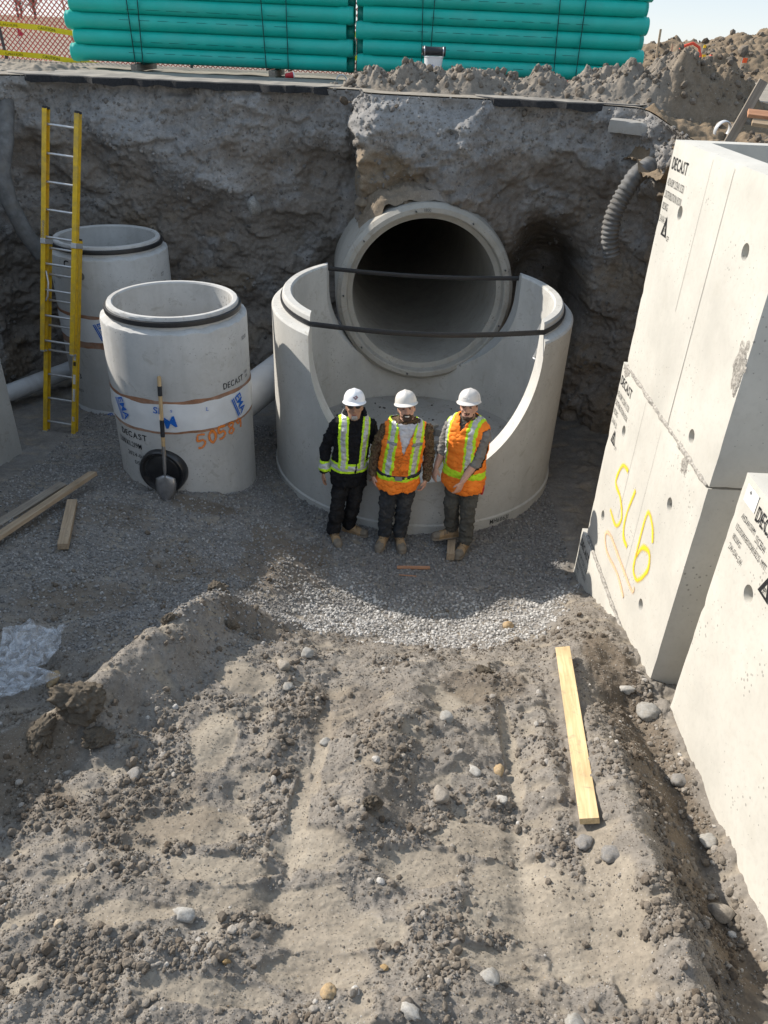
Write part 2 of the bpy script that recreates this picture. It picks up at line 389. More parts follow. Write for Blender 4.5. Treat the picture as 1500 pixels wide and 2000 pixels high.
def gbase(x, y):
    u = np.clip((np.asarray(x) + 7) / 0.06, 0, len(_fx) - 1.001); v = np.clip((np.asarray(y) + 5) / 0.06, 0, len(_fy) - 1.001)
    i = u.astype(int); j = v.astype(int); a = u - i; c = v - j
    return (_G[i, j] * (1 - a) + _G[i + 1, j] * a) * (1 - c) + (_G[i, j + 1] * (1 - a) + _G[i + 1, j + 1] * a) * c
RIDGES = [([(-0.85, 4.85), (-1.25, 4.65), (-1.55, 4.0), (-1.85, 3.4), (-2.5, 2.8)], 0.22, [0.12, 0.36, 0.32, 0.26, 0.16]),
          ([(1.75, 5.3), (1.55, 4.7), (1.42, 3.8), (1.40, 2.9), (1.40, 2.2), (1.42, 1.4)], 0.15, [0.03, 0.04, 0.09, 0.15, 0.2, 0.2]),
          ([(0.36, 4.2), (0.16, 3.5), (0.0, 2.95), (-0.08, 2.5)], 0.16, [0.05, 0.11, 0.10, 0.03]),
          ([(-1.05, 6.6), (-1.0, 6.1), (-0.95, 5.6)], 0.30, [0.05, 0.12, 0.1]),
          ([(1.82, 3.9), (1.85, 3.0), (1.86, 2.0)], 0.13, [-0.10, -0.16, -0.2]),
          ([(-0.75, 3.6), (-0.7, 2.9), (-0.6, 2.3)], 0.25, [-0.03, -0.06, -0.04]),
          ([(0.75, 3.2), (0.72, 2.5), (0.7, 1.9)], 0.22, [-0.03, -0.05, -0.05]),
          ([(-0.28, 4.0), (-0.36, 3.1), (-0.46, 2.2)], 0.09, [-0.01, -0.045, -0.04]), ([(-0.62, 3.9), (-0.66, 3.0)], 0.10, [0.03, 0.05]), ([(0.95, 4.2), (0.84, 3.2), (0.8, 2.2)], 0.09, [-0.02, -0.04, -0.04]), ([(1.12, 3.9), (1.05, 2.9)], 0.07, [0.03, 0.05]),
          ([(-1.3, 2.2), (-0.9, 1.85), (-0.5, 1.75)], 0.16, [0.05, 0.07, 0.03]),
          ([(-0.1, 1.55), (0.4, 1.75), (0.9, 1.62)], 0.16, [0.04, 0.07, 0.03])]
MUD = [(-0.75, 2.34, 0.30, 0.10), (-0.40, 2.18, 0.36, 0.10), (-0.10, 2.02, 0.34, 0.10), (-1.12, 2.06, 0.22, 0.07), (-0.60, 1.70, 0.26, 0.06), (0.27, 2.42, 0.20, 0.13),  # many centres unprojected from image pixels beforehand, like worker joints and spray strokes below
       (0.80, 2.26, 0.30, 0.26), (1.02, 1.98, 0.16, 0.18), (0.60, 1.93, 0.24, 0.06), (-0.22, 1.84, 0.24, 0.10), (0.62, 2.62, 0.3, 0.12), (-0.95, 2.62, 0.3, 0.15), (-0.3, 2.5, 0.2, 0.12), (0.1, 1.5, 0.3, 0.06), (-0.33, 3.3, 0.05, 0.45), (-0.4, 2.7, 0.06, 0.4), (0.86, 3.3, 0.05, 0.5), (-1.0, 3.3, 0.14, 0.3), (1.2, 2.2, 0.12, 0.5), (0.5, 3.75, 0.2, 0.12), (-0.9, 3.9, 0.2, 0.15)]
def mudmask(x, y):
    w = 0.35 * fbm(x * 4, y * 7, 4, 21); m = np.zeros(np.shape(x))
    for cx, cy, a, b in MUD: m = np.maximum(m, 1.25 - ((x - cx) / a) ** 2 - ((y - cy) / b) ** 2)
    return S(0.0, 0.5, m + w * 1.6)
def gravelmask(x, y):
    w = 0.25 * fbm(x * 2.2, y * 2.2, 4, 33)
    pad = S(4.75, 5.25, y + w * 1.2 - 0.15 * np.clip(x - 0.9, 0, 1) * 3 + 0.10 * np.clip(-0.4 - x, 0, 0.4) * 2) * (1 - S(1.55, 1.8, x + w * 0.5 - 0.25 * (y - 5.5))) * S(-1.15, -0.8, x + w)
    left = S(-0.6, -1.6, x + w) * S(4.0, 5.0, y + 0.45 * (x + 2.2) + w * 2) * 0.85
    return np.clip(np.maximum(pad, left * (0.55 + 0.9 * np.clip(0.3 + fbm(x * 1.1, y * 1.1, 3, 35), 0, 0.6))), 0, 1)
def brownmask(x, y):
    w = 0.8 * fbm(x * 2.2, y * 2.2, 5, 41)
    m = 0
    for cx, cy, a, b, s in ((-1.05, 6.15, 0.50, 0.80, 0.62), (1.74, 3.0, 0.24, 1.9, 0.8), (-1.95, 2.9, 0.35, 0.4, 0.8), (0.76, 3.95, 0.3, 0.25, 0.6), (-0.95, 4.55, 0.28, 0.22, 0.55), (-2.0, 6.9, 0.5, 0.15, 0.7), (-2.5, 5.0, 0.6, 0.25, 0.55), (-3.2, 6.4, 0.9, 0.4, 0.45), (-1.7, 5.6, 0.5, 0.3, 0.5), (-2.9, 7.6, 0.5, 0.4, 0.4), (-0.2, 3.6, 0.3, 0.4, 0.35), (-1.2, 2.7, 0.5, 0.3, 0.35), (0.05, 2.9, 0.22, 0.5, 0.3)):
        m = np.maximum(m, s * S(0.0, 0.6, 1.1 - ((x - cx) / a) ** 2 - ((y - cy) / b) ** 2 + w))
    return m
def gmacro(x, y):
    z = gbase(x, y)
    for pts, w, hs in RIDGES:
        d, t = seg_dist(x, y, pts); z = z + np.interp(t, np.arange(len(hs)), hs) * np.exp(-(d / w) ** 2)
    return z
def ground(x, y, detail=True):
    x = np.asarray(x, float); y = np.asarray(y, float)
    z = gmacro(x, y) + 0.055 * fbm(x * 1.3, y * 1.3, 3, 3) * S(6.5, 4.5, y)
    mu = mudmask(x, y); gr = gravelmask(x, y); rough = (1 - 0.93 * mu) * (1 - 0.8 * gr)
    cl = S(-0.25, 0.45, fbm(x * 1.9, y * 1.9, 3, 51))
    z = z + rough * (0.030 * fbm(x * 5, y * 5, 4, 8) + (0.35 + 0.65 * cl) * 0.013 * fbm(x * 21, y * 21, 4, 18, 0.68) + cl * (0.30 * lumps(x, y, 0.10, 5, 0.2) + 0.32 * lumps(x + 3, y, 0.05, 6, 0.3)) + (0.25 + 0.75 * cl) * 0.45 * lumps(x, y + 5, 0.026, 9, 0.7))
    z = z + 0.004 * gr * fbm(x * 24, y * 24, 2, 12) - 0.02 * mu + 0.006 * mu * fbm(x * 5, y * 12, 3, 77) + 0.0035 * mu * fbm(x * 30, y * 42, 3, 78, 0.6)
    for cx, cy, rr in ((0.33, 8.80, 1.74), (-2.28, 7.85, 0.745), (-3.74, 10.22, 0.745)):      # earth and stone banked against the cast rings
        z = z + (0.4 if rr > 1 else 1.0) * np.clip(0.035 + 0.07 * fbm(x * 2.6, y * 2.6, 3, 55), 0, 0.12) * np.exp(-((np.hypot(x - cx, y - cy) - rr) / 0.13) ** 2)
    return z
NR, NC = 760, 700
_yn = np.concatenate([np.linspace(-5, 0.9, 24)[:-1], 0.9 * (12.4 / 0.9) ** np.linspace(0, 1, NR - 23)])
_Y, _Sx = np.meshgrid(_yn, np.linspace(-1, 1, NC), indexing='ij')
_X = _Sx * (1.9 + 0.46 * np.clip(_Y, 0, None)) - 0.35
_X = np.where(_Y < 0.9, _Sx * (2.3 + (0.9 - _Y) * 1.2) - 0.35, _X)
_Z = ground(_X, _Y)
o = link('pit_floor', grid_mesh('pit_floor', np.stack([_X, _Y, _Z], -1).reshape(-1, 3), NR, NC, M_ground,
         {'mud': mudmask(_X, _Y), 'gravel': gravelmask(_X, _Y), 'brown': brownmask(_X, _Y)})); tag(o, 'rough grey brown earth floor of the excavation', None, None, 'structure')
# coarse earth beyond the left edge of the picture, under the left boxes
_yn2 = np.linspace(-5, 12.4, 120); _Y2, _X2 = np.meshgrid(_yn2, np.linspace(-9.5, -2.6, 70), indexing='ij')
_Z2 = gbase(_X2, _Y2) + 0.04 * fbm(_X2 * 2, _Y2 * 2, 3, 4) - 0.16
o = link('pit_floor_edge', grid_mesh('pit_floor_edge', np.stack([_X2, _Y2, _Z2], -1).reshape(-1, 3), 120, 70, M_ground,
         {'mud': _X2 * 0, 'gravel': _X2 * 0 + 0.6, 'brown': _X2 * 0})); tag(o, 'earth floor at the left edge of the excavation', None, None, 'structure')

# ---- the excavation wall
WPATH = [(-8.8, -5), (-8.6, 6.3), (-7.2, 8.0), (-5.9, 9.3), (-5.45, 10.5), (-4.8, 11.12), (-3.0, 11.2), (-0.75, 11.22), (-0.52, 11.05), (-0.42, 10.72), (0.3, 10.6), (1.2, 10.58), (2.2, 10.5), (2.75, 10.25), (3.12, 9.6), (3.35, 8.6), (3.62, 7.4), (3.75, 6), (3.9, -5)]
def path_resample(P, step_fn):
    P = np.array(P, float); Q = []
    for i in range(len(P) - 1):           # catmull-rom
        a, b, c, d = P[max(i - 1, 0)], P[i], P[i + 1], P[min(i + 2, len(P) - 1)]
        n = 200
        for t in np.arange(n) / n: Q.append(0.5 * (2 * b + (c - a) * t + (2 * a - 5 * b + 4 * c - d) * t * t + (3 * b - a - 3 * c + d) * t ** 3) if 3 < i < 16 else b + (c - b) * t)
    Q.append(P[-1]); Q = np.array(Q); s = np.concatenate([[0], np.cumsum(np.hypot(*np.diff(Q, axis=0).T))])
    out = [0.0]
    while out[-1] < s[-1]:
        k = np.searchsorted(s, out[-1]); k = min(k, len(Q) - 1); out.append(out[-1] + step_fn(Q[k]))
    out = np.array(out[:-1] + [s[-1]]); return np.stack([np.interp(out, s, Q[:, 0]), np.interp(out, s, Q[:, 1])], -1)
PL = path_resample(WPATH, lambda p: 0.017 if (p[1] > 8.7 and p[0] > -6.3) else (0.06 if p[1] > 5.5 else 0.7))
_tan = np.gradient(PL, axis=0); _tan /= np.linalg.norm(_tan, axis=1)[:, None]
WNOR = np.stack([_tan[:, 1], -_tan[:, 0]], -1)               # points into the pit
def rim_z(x, y):
    return RIM - 0.30 * S(2.75, 3.4, x) * S(10.9, 9.8, y) - 0.1 * S(3.2, 4.5, x) * S(9.0, 7.0, y) + 0 * x
NZ = 250
_k = np.linspace(0, 1, NZ); _xp, _kk = np.meshgrid(PL[:, 0], _k, indexing='ij'); _yp = np.repeat(PL[:, 1][:, None], NZ, 1)
_top = rim_z(_xp, _yp) - 0.015; _zz = -0.25 + (_top + 0.25) * _kk
_arc = np.repeat(np.concatenate([[0], np.cumsum(np.hypot(*np.diff(PL, axis=0).T))])[:, None], NZ, 1)
_dep = _top - _zz                                               # depth below the rim
far = S(8.3, 9.3, _yp)
d = 0.13 * fbm(_arc * 0.9, _zz * 0.9, 3, 60) + 0.032 * fbm(_arc * 3.1, _zz * 3.6, 4, 61) + 0.030 * perlin(_arc * 7.5, _zz * 0.7, 62) * S(-0.1, 0.4, perlin(_arc * 0.8, _zz * 0.8, 72))
d = d + 0.30 * S(1.2, 0.0, _zz) * (0.6 + 0.5 * fbm(_arc * 1.1, _zz * 0, 2, 63))                      # talus at the foot
under = S(0.55, 0.95, _dep + 0.18 * fbm(_arc * 1.7, _zz * 1.2, 3, 64)); d = d - 0.12 * under * far             # undercut below the granular layer
ledge = _dep - (0.55 + 0.42 * (_xp + 3.9)) ; slide = np.exp(-(ledge / 0.30) ** 2) * S(-4.2, -3.7, _xp) * S(-1.7, -2.3, _xp); d = d + 0.22 * slide
slide2 = S(0.35, -0.1, _dep - 0.5 - 0.25 * (_xp + 4.3)) * S(-3.3, -3.9, _xp) * S(-5.4, -4.9, _xp)
butt = S(-0.52, -0.34, _xp + 0.10 * fbm(_zz * 2, _arc * 0.3, 3, 65)) * S(1.35, 0.75, _xp)
d = d + butt * S(-0.05, 0.55, _dep) * (0.26 * S(1.65, 1.2, _dep) + 0.14 * S(1.2, 0.4, _dep) + 0.14 * fbm(_arc * 2.6, _zz * 2.2, 4, 66))
pr = np.hypot(_xp - 0.42, _zz - 1.75); d = d + 0.22 * np.exp(-((pr - 1.25) / 0.22) ** 2) * S(1.9, 2.6, _zz) * (S(9, 10, _yp))   # soil left on the crown of the pipe
d = d - 1.7 * np.exp(-(((_xp - 2.0) / 0.40) ** 2 + ((_zz - 1.62) / 0.85) ** 2) ** 1.5) * far - 0.38 * np.exp(-(((_xp + 1.05) / 0.55) ** 2 + ((_zz - 1.5) / 0.7) ** 2))
d = d + 0.07 * S(0.0, 0.5, fbm(_arc * 1.6 + 5, _zz * 2.3, 3, 67)) - 0.035
tan_slope = 0
gran = np.clip(S(0.78, 0.5, _dep + 0.22 * fbm(_arc * 1.5, _zz * 1.5, 3, 68)) * 0.9 + slide + 0.6 * slide2 + butt * S(1.7, 1.2, _dep) * 0.2 + 0.7 * S(0.25, 0.55, fbm(_arc * 1.3, _zz * 1.6, 4, 69)) * S(0.3, 1.0, _dep), 0, 1)
d = d + (0.35 + gran) * (0.25 * lumps(_arc, _zz, 0.10, 13, 0.35) + 0.42 * lumps(_arc, _zz + 4, 0.045, 14, 0.6)) + 0.022 * fbm(_arc * 14, _zz * 14, 4, 70, 0.6) + 0.5 * lumps(_arc + 2, _zz, 0.028, 15, 0.6)
d = d * (0.15 + 0.85 * S(0.0, 0.12, _dep))
V = np.stack([_xp + WNOR[:, None, 0] * d, _yp + WNOR[:, None, 1] * d, _zz], -1)
tan_m = np.clip(1.2 * butt * S(0.35, 0.7, _dep) * S(0.5, 0.1, _xp) + S(2.95, 3.15, _xp) * S(8.2, 8.7, _yp) + 0.5 * S(0.2, 0.5, fbm(_arc * 0.9, _zz * 1.4, 3, 73)) * S(1.2, 1.8, _dep), 0, 1) * (1 - 0.75 * gran)  # extra tan on the buttress's left paints its sunlit face
_cx = (_xp[:-1, :-1] + _xp[1:, 1:]) / 2; _cz = (_zz[:-1, :-1] + _zz[1:, 1:]) / 2; _cy = (_yp[:-1, :-1] + _yp[1:, 1:]) / 2
_vx = (V[:-1, :-1, 0] + V[1:, 1:, 0]) / 2
keep = ~(((np.hypot(_cx - 0.36, _cz - 1.75) < 1.12) | (np.hypot(_vx - 0.36, _cz - 1.75) < 1.10)) & (_cy > 9)).ravel()
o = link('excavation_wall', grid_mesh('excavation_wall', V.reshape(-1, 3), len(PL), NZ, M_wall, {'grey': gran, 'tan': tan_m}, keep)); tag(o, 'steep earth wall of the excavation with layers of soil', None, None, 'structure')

# soil left lying on the crown of the concrete pipe
_a, _l = np.meshgrid(np.linspace(radians(36), radians(138), 150), np.linspace(0.10, 0.95, 90), indexing='ij')
_lo = 0.10 + 0.07 * fbm(_a * 3, _l * 0, 3, 84) + 0.35 * np.clip(np.abs(_a - pi / 2 - 0.1) - 0.35, 0, 1) ** 1.2
_th = 0.07 * S(0, 0.09, _l - _lo) * S(2.42, 2.1, _a) * S(0.6, 0.85, _a) + (_l - _lo) * (0.40 + 0.10 * S(1.1, 1.8, _a)) * S(2.42, 2.1, _a) * S(0.6, 0.85, _a) + 0.05 * fbm(_a * 5, _l * 6, 5, 85, 0.6) * S(0, 0.2, _l - _lo) + 0.45 * lumps(_a * 1.2, _l, 0.10, 16, 0.5) * S(0, 0.1, _l - _lo) + 0.5 * lumps(_a * 1.2, _l, 0.04, 17, 0.7) * S(-0.02, 0.05, _l - _lo)
_rr = 1.172 + np.where(_l < _lo, -0.05, np.clip(_th, 0.03 * S(0, 0.06, _l - _lo), 0.6)); _cx2, _sx2 = cos(radians(5)), sin(radians(5)); _lx = _rr * np.cos(_a)
V2 = np.stack([0.42 + _lx * _cx2 - _l * _sx2, 10.12 + _lx * _sx2 + _l * _cx2, 1.75 + _rr * np.sin(_a)], -1)
o = link('crown_soil', grid_mesh('crown_soil', V2.reshape(-1, 3), 150, 90, M_wall, {'grey': 0.45 + 0.4 * fbm(_a * 3, _l * 5, 3, 86), 'tan': 0.8 * S(1.3, 1.9, _a) + 0 * _l})); tag(o, 'loose soil lying on the crown of the big concrete pipe', None, None, 'structure')

# ---- the upper level, out to the horizon
loop = np.concatenate([PL[::3], np.array([[3.9, -5.2], [0, -5.3], [-4, -5.3], [-8.8, -5.2]])]); ctr = np.array([-2.0, 5.0])
rings = [1.0, 1.02, 1.05, 1.1, 1.16, 1.24, 1.34, 1.5, 1.75, 2.2, 3, 5, 10, 30, 120, 300]
UV_ = []; tn = []
lp = np.concatenate([loop, loop[:1]])
for q in lp:
    for i, r_ in enumerate(rings):
        p = ctr + (q - ctr) * r_; UV_.append((p[0], p[1], 0)); tn.append(0)
UV_ = np.array(UV_); x_, y_ = UV_[:, 0], UV_[:, 1]; dist = np.hypot(x_, y_)
inner = np.tile(np.array(rings) <= 1.0, len(lp))
UV_[:, 2] = rim_z(x_, y_) + np.where(inner, 0, 0.02 * fbm(x_ * 1.5, y_ * 1.5, 3, 80)) * S(60, 20, dist) + 0.02 * fbm(x_ * 6, y_ * 6, 3, 81) * S(3.0, 3.6, x_) * S(11, 10, y_) * 3 * np.where(inner, 0, 1)
tanm = np.clip(S(2.7, 3.3, x_) * S(11.3, 10.3, y_) + S(30, 60, dist) * 0.6 + 0.3 * S(-4.8, -6, x_), 0, 1)
o = link('upper_ground', grid_mesh('upper_ground', UV_, len(lp), len(rings), M_upper, {'tan': tanm})); tag(o, 'dusty dry ground above the excavation reaching to the horizon', None, None, 'structure')

# ---- asphalt left at the rim, cut off by the digging
M_asphalt_edge = plain('mat_asphalt_broken', (0.030, 0.030, 0.032), 0.9, 0.3, 0.4, 60, bmp=0.8)
M_asphalt_top = plain('mat_asphalt_dusty', (0.30, 0.275, 0.24), 0.95, 0.1, 0.25, 6, bmp=0.4, dirt=(0.13, 0.125, 0.12), dirt_amt=0.5)
def asphalt(name, x0, x1, label, depth):
    sel = np.where((PL[:, 0] > x0) & (PL[:, 0] < x1) & (PL[:, 1] > 9.9))[0][::3]; mb = MB(); n = len(sel)
    s_ = np.arange(n) * 0.05; jag = 0.085 * fbm(s_ * 3, s_ * 0, 5, 90, 0.6); end = np.minimum(S(0, 8, np.arange(n)), S(0, 8, n - 1 - np.arange(n)))
    for i, k in enumerate(sel):
        q = PL[k] + WNOR[k] * (0.10 + jag[i] - 0.2 * (1 - end[i])); bk = PL[k] - WNOR[k] * depth; th = 0.085 + 0.02 * float(fbm(s_[i] * 5, 0, 2, 91))
        z = RIM + 0.015
        mb.v += [(q[0], q[1], z - th), (q[0] - WNOR[k][0] * 0.006, q[1] - WNOR[k][1] * 0.006, z - 0.012), (q[0] - WNOR[k][0] * 0.03, q[1] - WNOR[k][1] * 0.03, z), (bk[0], bk[1], z + 0.004), (bk[0], bk[1], z - th)]
    for i in range(n - 1):
        a, b = i * 5, (i + 1) * 5
        for j, m in ((0, 0), (1, 0), (2, 1), (3, 1), (4, 0)): j2 = (j + 1) % 5; mb.f.append((a + j, b + j, b + j2, a + j2)); mb.m.append(m)
    o = mb.build(name, [M_asphalt_edge, M_asphalt_top], smooth=30); tag(o, label, None, None, 'structure'); return o
asphalt('asphalt_slab', -5.0, -0.78, 'dusty asphalt slab with a black broken edge below the left pipe stack', 1.45)
asphalt('asphalt_slab', 0.9, 2.75, 'dusty asphalt slab with a black broken edge under the earth berm', 0.8)

# ---- spoil berm along the rim
def height_patch(name, x0, x1, y0, y1, nx, ny, zf, mat, attrs, label, keepf=None):
    X, Y = np.meshgrid(np.linspace(x0, x1, nx), np.linspace(y0, y1, ny), indexing='ij'); Z = zf(X, Y)
    o = link(name, grid_mesh(name, np.stack([X, Y, Z], -1).reshape(-1, 3), nx, ny, mat, {k: a(X, Y) for k, a in attrs.items()}, None if keepf is None else keepf(X[:-1, :-1], Y[:-1, :-1]).ravel())); tag(o, label, None, None, 'structure'); return o
BERM = [(-0.95, 11.75), (-0.3, 11.6), (0.5, 11.5), (1.3, 11.42), (2.1, 11.3), (2.75, 11.1), (3.3, 10.9), (3.9, 10.8), (4.5, 10.9)]
BH = [0.02, 0.26, 0.36, 0.30, 0.26, 0.42, 0.52, 0.46, 0.05]; BW = [0.2, 0.28, 0.34, 0.34, 0.36, 0.42, 0.46, 0.42, 0.3]
def berm_z(x, y):
    dd, t = seg_dist(x, y, BERM); h = np.interp(t, np.arange(len(BH)), BH); w = np.interp(t, np.arange(len(BW)), BW)
    env = np.exp(-(dd / w) ** 2.6); h = h * (1 + 0.35 * fbm(x * 1.9, y * 1.9, 3, 100)) - 0.13 * np.exp(-((x - 0.40) / 0.17) ** 2)
    z = RIM - 0.06 + env * h + env * (0.38 * lumps(x, y, 0.40, 20, 0.6) + 0.30 * lumps(x, y + 2, 0.16, 21, 0.5) + 0.35 * lumps(x, y, 0.05, 22, 0.4)) + 0.10 * env * fbm(x * 3.5, y * 3.5, 5, 101, 0.6)
    return z - 0.08 * (1 - S(0.0, 0.15, env)) - 0.3 * S(2.9, 3.3, x) * S(10.7, 10.2, y)
def berm_keep(x, y):
    dd, t = seg_dist(x, y, BERM); return np.exp(-(dd / np.interp(t, np.arange(len(BW)), BW)) ** 2.6) > 0.015
height_patch('earth_berm', -1.4, 4.9, 9.7, 12.4, 520, 230, berm_z, M_berm, {'tan': lambda x, y: np.clip(S(2.9, 3.6, x) * 0.7 + 0.3 * S(0.2, 0.5, fbm(x, y, 3, 103)), 0, 1)}, 'lumpy berm of dug earth along the rim of the excavation', berm_keep)
def bank_z(x, y):
    z = rim_z(x, y) + 0.12 * fbm(x * 1.6, y * 1.6, 4, 110) + 0.5 * lumps(x, y, 0.24, 23, 0.45) + 0.4 * lumps(x, y, 0.08, 24, 0.6) - 0.02
    edge = np.interp(y, [5.8, 6, 7.4, 8.6, 9.6, 10.25, 10.6], [3.8, 3.78, 3.66, 3.42, 3.2, 2.85, 2.6])
    return z - 0.5 * S(0.12, -0.1, x - edge)
height_patch('right_bank', 2.7, 7.5, 5.8, 11.0, 300, 300, bank_z, M_berm, {'tan': lambda x, y: 0.9 + 0 * x}, 'brown lumpy earth bank behind the concrete box stack')
def left_z(x, y): return RIM - 0.05 + (0.10 + 0.08 * fbm(x * 2, y * 2, 3, 112)) * np.exp(-((y - 12.3) / 0.8) ** 2) * S(-4.2, -4.9, x) + 0.3 * lumps(x, y, 0.12, 25, 0.6) * S(-4.0, -4.8, x) + 0.02 * fbm(x * 8, y * 8, 3, 113)
height_patch('left_shoulder', -7.2, -3.9, 11.25, 14.2, 200, 160, left_z, M_upper, {'tan': lambda x, y: 0.2 + 0 * x}, 'low earth shoulder left of the pipe stack')

# ---- far spoil heap on the right, far field rise and hills
HEAP = [(6.2, 24), (8.2, 23), (10.5, 22.5), (14, 22), (20, 23)]
def heap_z(x, y):
    dd, t = seg_dist(x, y, HEAP); h = np.interp(t, range(5), [0.60, 1.05, 1.22, 1.3, 1.1]); env = np.clip(1 - dd / 3.6, 0, 1) ** 0.9
    return RIM - 0.1 + env * h * (1 + 0.25 * fbm(x * 0.7, y * 0.7, 3, 120)) + S(0, 0.2, env) * (0.4 * lumps(x, y, 0.45, 26, 0.5) + 0.45 * lumps(x, y, 0.18, 27, 0.6) + 0.10 * fbm(x * 2.2, y * 2.2, 5, 121, 0.6))
height_patch('spoil_heap', 4.6, 17, 18.4, 27, 300, 220, heap_z, M_berm, {'tan': lambda x, y: 0.85 + 0 * x}, 'large brown heap of dug earth under the sky at the right')
M_hill = plain('mat_far_grass', (0.07, 0.10, 0.035), 0.95, 0.1, 0.3, 0.4)
def hill_z(x, y): return RIM - 0.6 + 1.1 * np.exp(-((y - 70) / 14) ** 2) * (0.8 + 0.3 * fbm(x * 0.03, y * 0.03, 3, 130))
height_patch('far_hill', 0, 90, 45, 95, 80, 40, hill_z, M_hill, {}, 'low green rise far behind the spoil heap')

# ================================================================== CAST CONCRETE THINGS
M_con_mh = concrete('mat_concrete_manhole', (0.52, 0.51, 0.48))
M_con_riser = concrete('mat_concrete_riser', (0.50, 0.49, 0.47))
M_con_box = concrete('mat_concrete_box', (0.55, 0.53, 0.48), dirt=0.16, streak=False)
M_con_pipe = concrete('mat_concrete_pipe', (0.40, 0.375, 0.33), dirt=0.6)
M_con_deep = concrete('mat_concrete_deep_shade', (0.34, 0.32, 0.29), dirt=0.8)  # darker concrete, paints the shade deep inside the pipe
M_con_old = concrete('mat_concrete_floor', (0.34, 0.325, 0.30), dirt=0.8, streak=False)
M_rubber = plain('mat_black_rubber', (0.018, 0.018, 0.02), 0.45, 0.5, 0.3, 30)
M_ink = plain('mat_stencil_ink', (0.02, 0.02, 0.022), 0.8, 0.2, 0.3, 40)
M_hole = plain('mat_hole_dark', (0.16, 0.155, 0.145), 0.95, 0.1, 0.3, 40, bmp=0.6)  # dark tone paints the shade inside holes; the pipe lettering shares it
M_steel = plain('mat_galvanised', (0.42, 0.43, 0.44), 0.4, 0.5, 0.15, 20, metal=0.8)
M_broken = plain('mat_broken_concrete', (0.33, 0.31, 0.28), 0.95, 0.1, 0.5, 45, bmp=1.0)

# ---- manhole base with the two round cut-outs
MH = (0.33, 8.80); MR = 1.72
mh = tag(empty('manhole_base', (MH[0], MH[1], 0)), 'huge round concrete manhole base with wide half-round notches and a black band across', 'manhole')
prof = [(MR + 0.018, -0.35), (MR + 0.018, 0.12), (MR, 0.135), (MR, 2.05), (MR - 0.02, 2.07), (1.615, 2.085), (1.595, 2.19), (1.575, 2.21), (1.505, 2.21), (1.487, 2.19), (1.487, -0.35)]
wall_o = MB().lathe(prof, 144, closed=True).build('wall', M_con_mh, mh)
cut = MB(); NX, NZc, NRr = 0.03, 1.87, 1.21; sec = [(NX + NRr * cos(a), NZc + NRr * sin(a)) for a in np.linspace(-pi, 0, 49)] + [(NX + NRr, 3.2), (NX - NRr, 3.2)]
n = len(sec); cut.v = [(x, -2.6, z) for x, z in sec] + [(x, 2.6, z) for x, z in sec]
cut.f = [tuple(range(n)), tuple(reversed(range(n, 2 * n)))] + [(i, (i + 1) % n, n + (i + 1) % n, n + i) for i in range(n)]; cut.m = [0] * len(cut.f)
boolean(wall_o, cut); smooth_mesh(wall_o.data, 28)
fl = MB(); fl.lathe([(0.001, 0.255), (0.5, 0.25), (1.0, 0.25), (1.40, 0.258), (1.52, 0.27)], 72); fl.build('floor', M_con_old, mh, smooth=40)
arc = []
def mhp(a, r=1.612, z=2.125): return (r * cos(a), r * sin(a), z)
aL0, aL1 = pi - math.asin(sqrt(1 - ((1.21 - NX) / 1.61) ** 2)), pi + math.asin(sqrt(1 - ((1.21 - NX) / 1.61) ** 2)); aR = math.asin(sqrt(1 - ((1.21 + NX) / 1.61) ** 2))
arc += [mhp(a) for a in np.linspace(aL0 - 0.0, aL1, 22)]
pA, pB = Vector(mhp(aL1)), Vector(mhp(2 * pi - aR))
arc += [tuple(pA.lerp(pB, t) + Vector((0, -0.10 * sin(pi * t), -0.035 * sin(pi * t)))) for t in np.linspace(0, 1, 18)[1:-1]]
arc += [mhp(a) for a in np.linspace(-aR, aR, 22)]
pA, pB = Vector(mhp(aR)), Vector(mhp(aL0))
arc += [tuple(pA.lerp(pB, t) + Vector((0, 0.08 * sin(pi * t), -0.06 * sin(pi * t)))) for t in np.linspace(0, 1, 18)[1:-1]]
arc.append(arc[0]); MB().tube(arc, 0.029, 8, cap=False, sq=(0.34, 1.0), up=(0, 0, 1), twist=pi / 8).build('rubber_gasket', M_rubber, mh, smooth=50)
for k, z in enumerate((1.95, 1.65, 1.35, 1.05, 0.75)):
    mb = MB(); a = radians(-17); rr = 1.49; wv = 0.15; t_ = Vector((-sin(a), cos(a), 0)); q = Vector((cos(a), sin(a), 0))
    pts = [q * (rr + 0.02) + t_ * wv, q * (rr - 0.10) + t_ * wv, q * (rr - 0.125) + t_ * (wv - 0.03), q * (rr - 0.125) - t_ * (wv - 0.03), q * (rr - 0.10) - t_ * wv, q * (rr + 0.02) - t_ * wv]
    mb.tube([tuple(p + Vector((0, 0, z))) for p in pts], 0.014, 8); mb.build('step_iron', M_steel, mh, smooth=50)
def mh_map(s, z, off=0.004, R=MR + 0.018): a = s / R; return ((R + off) * sin(a), -(R + off) * cos(a), z)
lettering('stencil_lettering', M_ink, lambda x, y: mh_map(0.90 + x, 0.045 + y), [('MH60631', 0, 0, 0.085, 0.8, dict(stencil=True, bold=0.01))], mh)
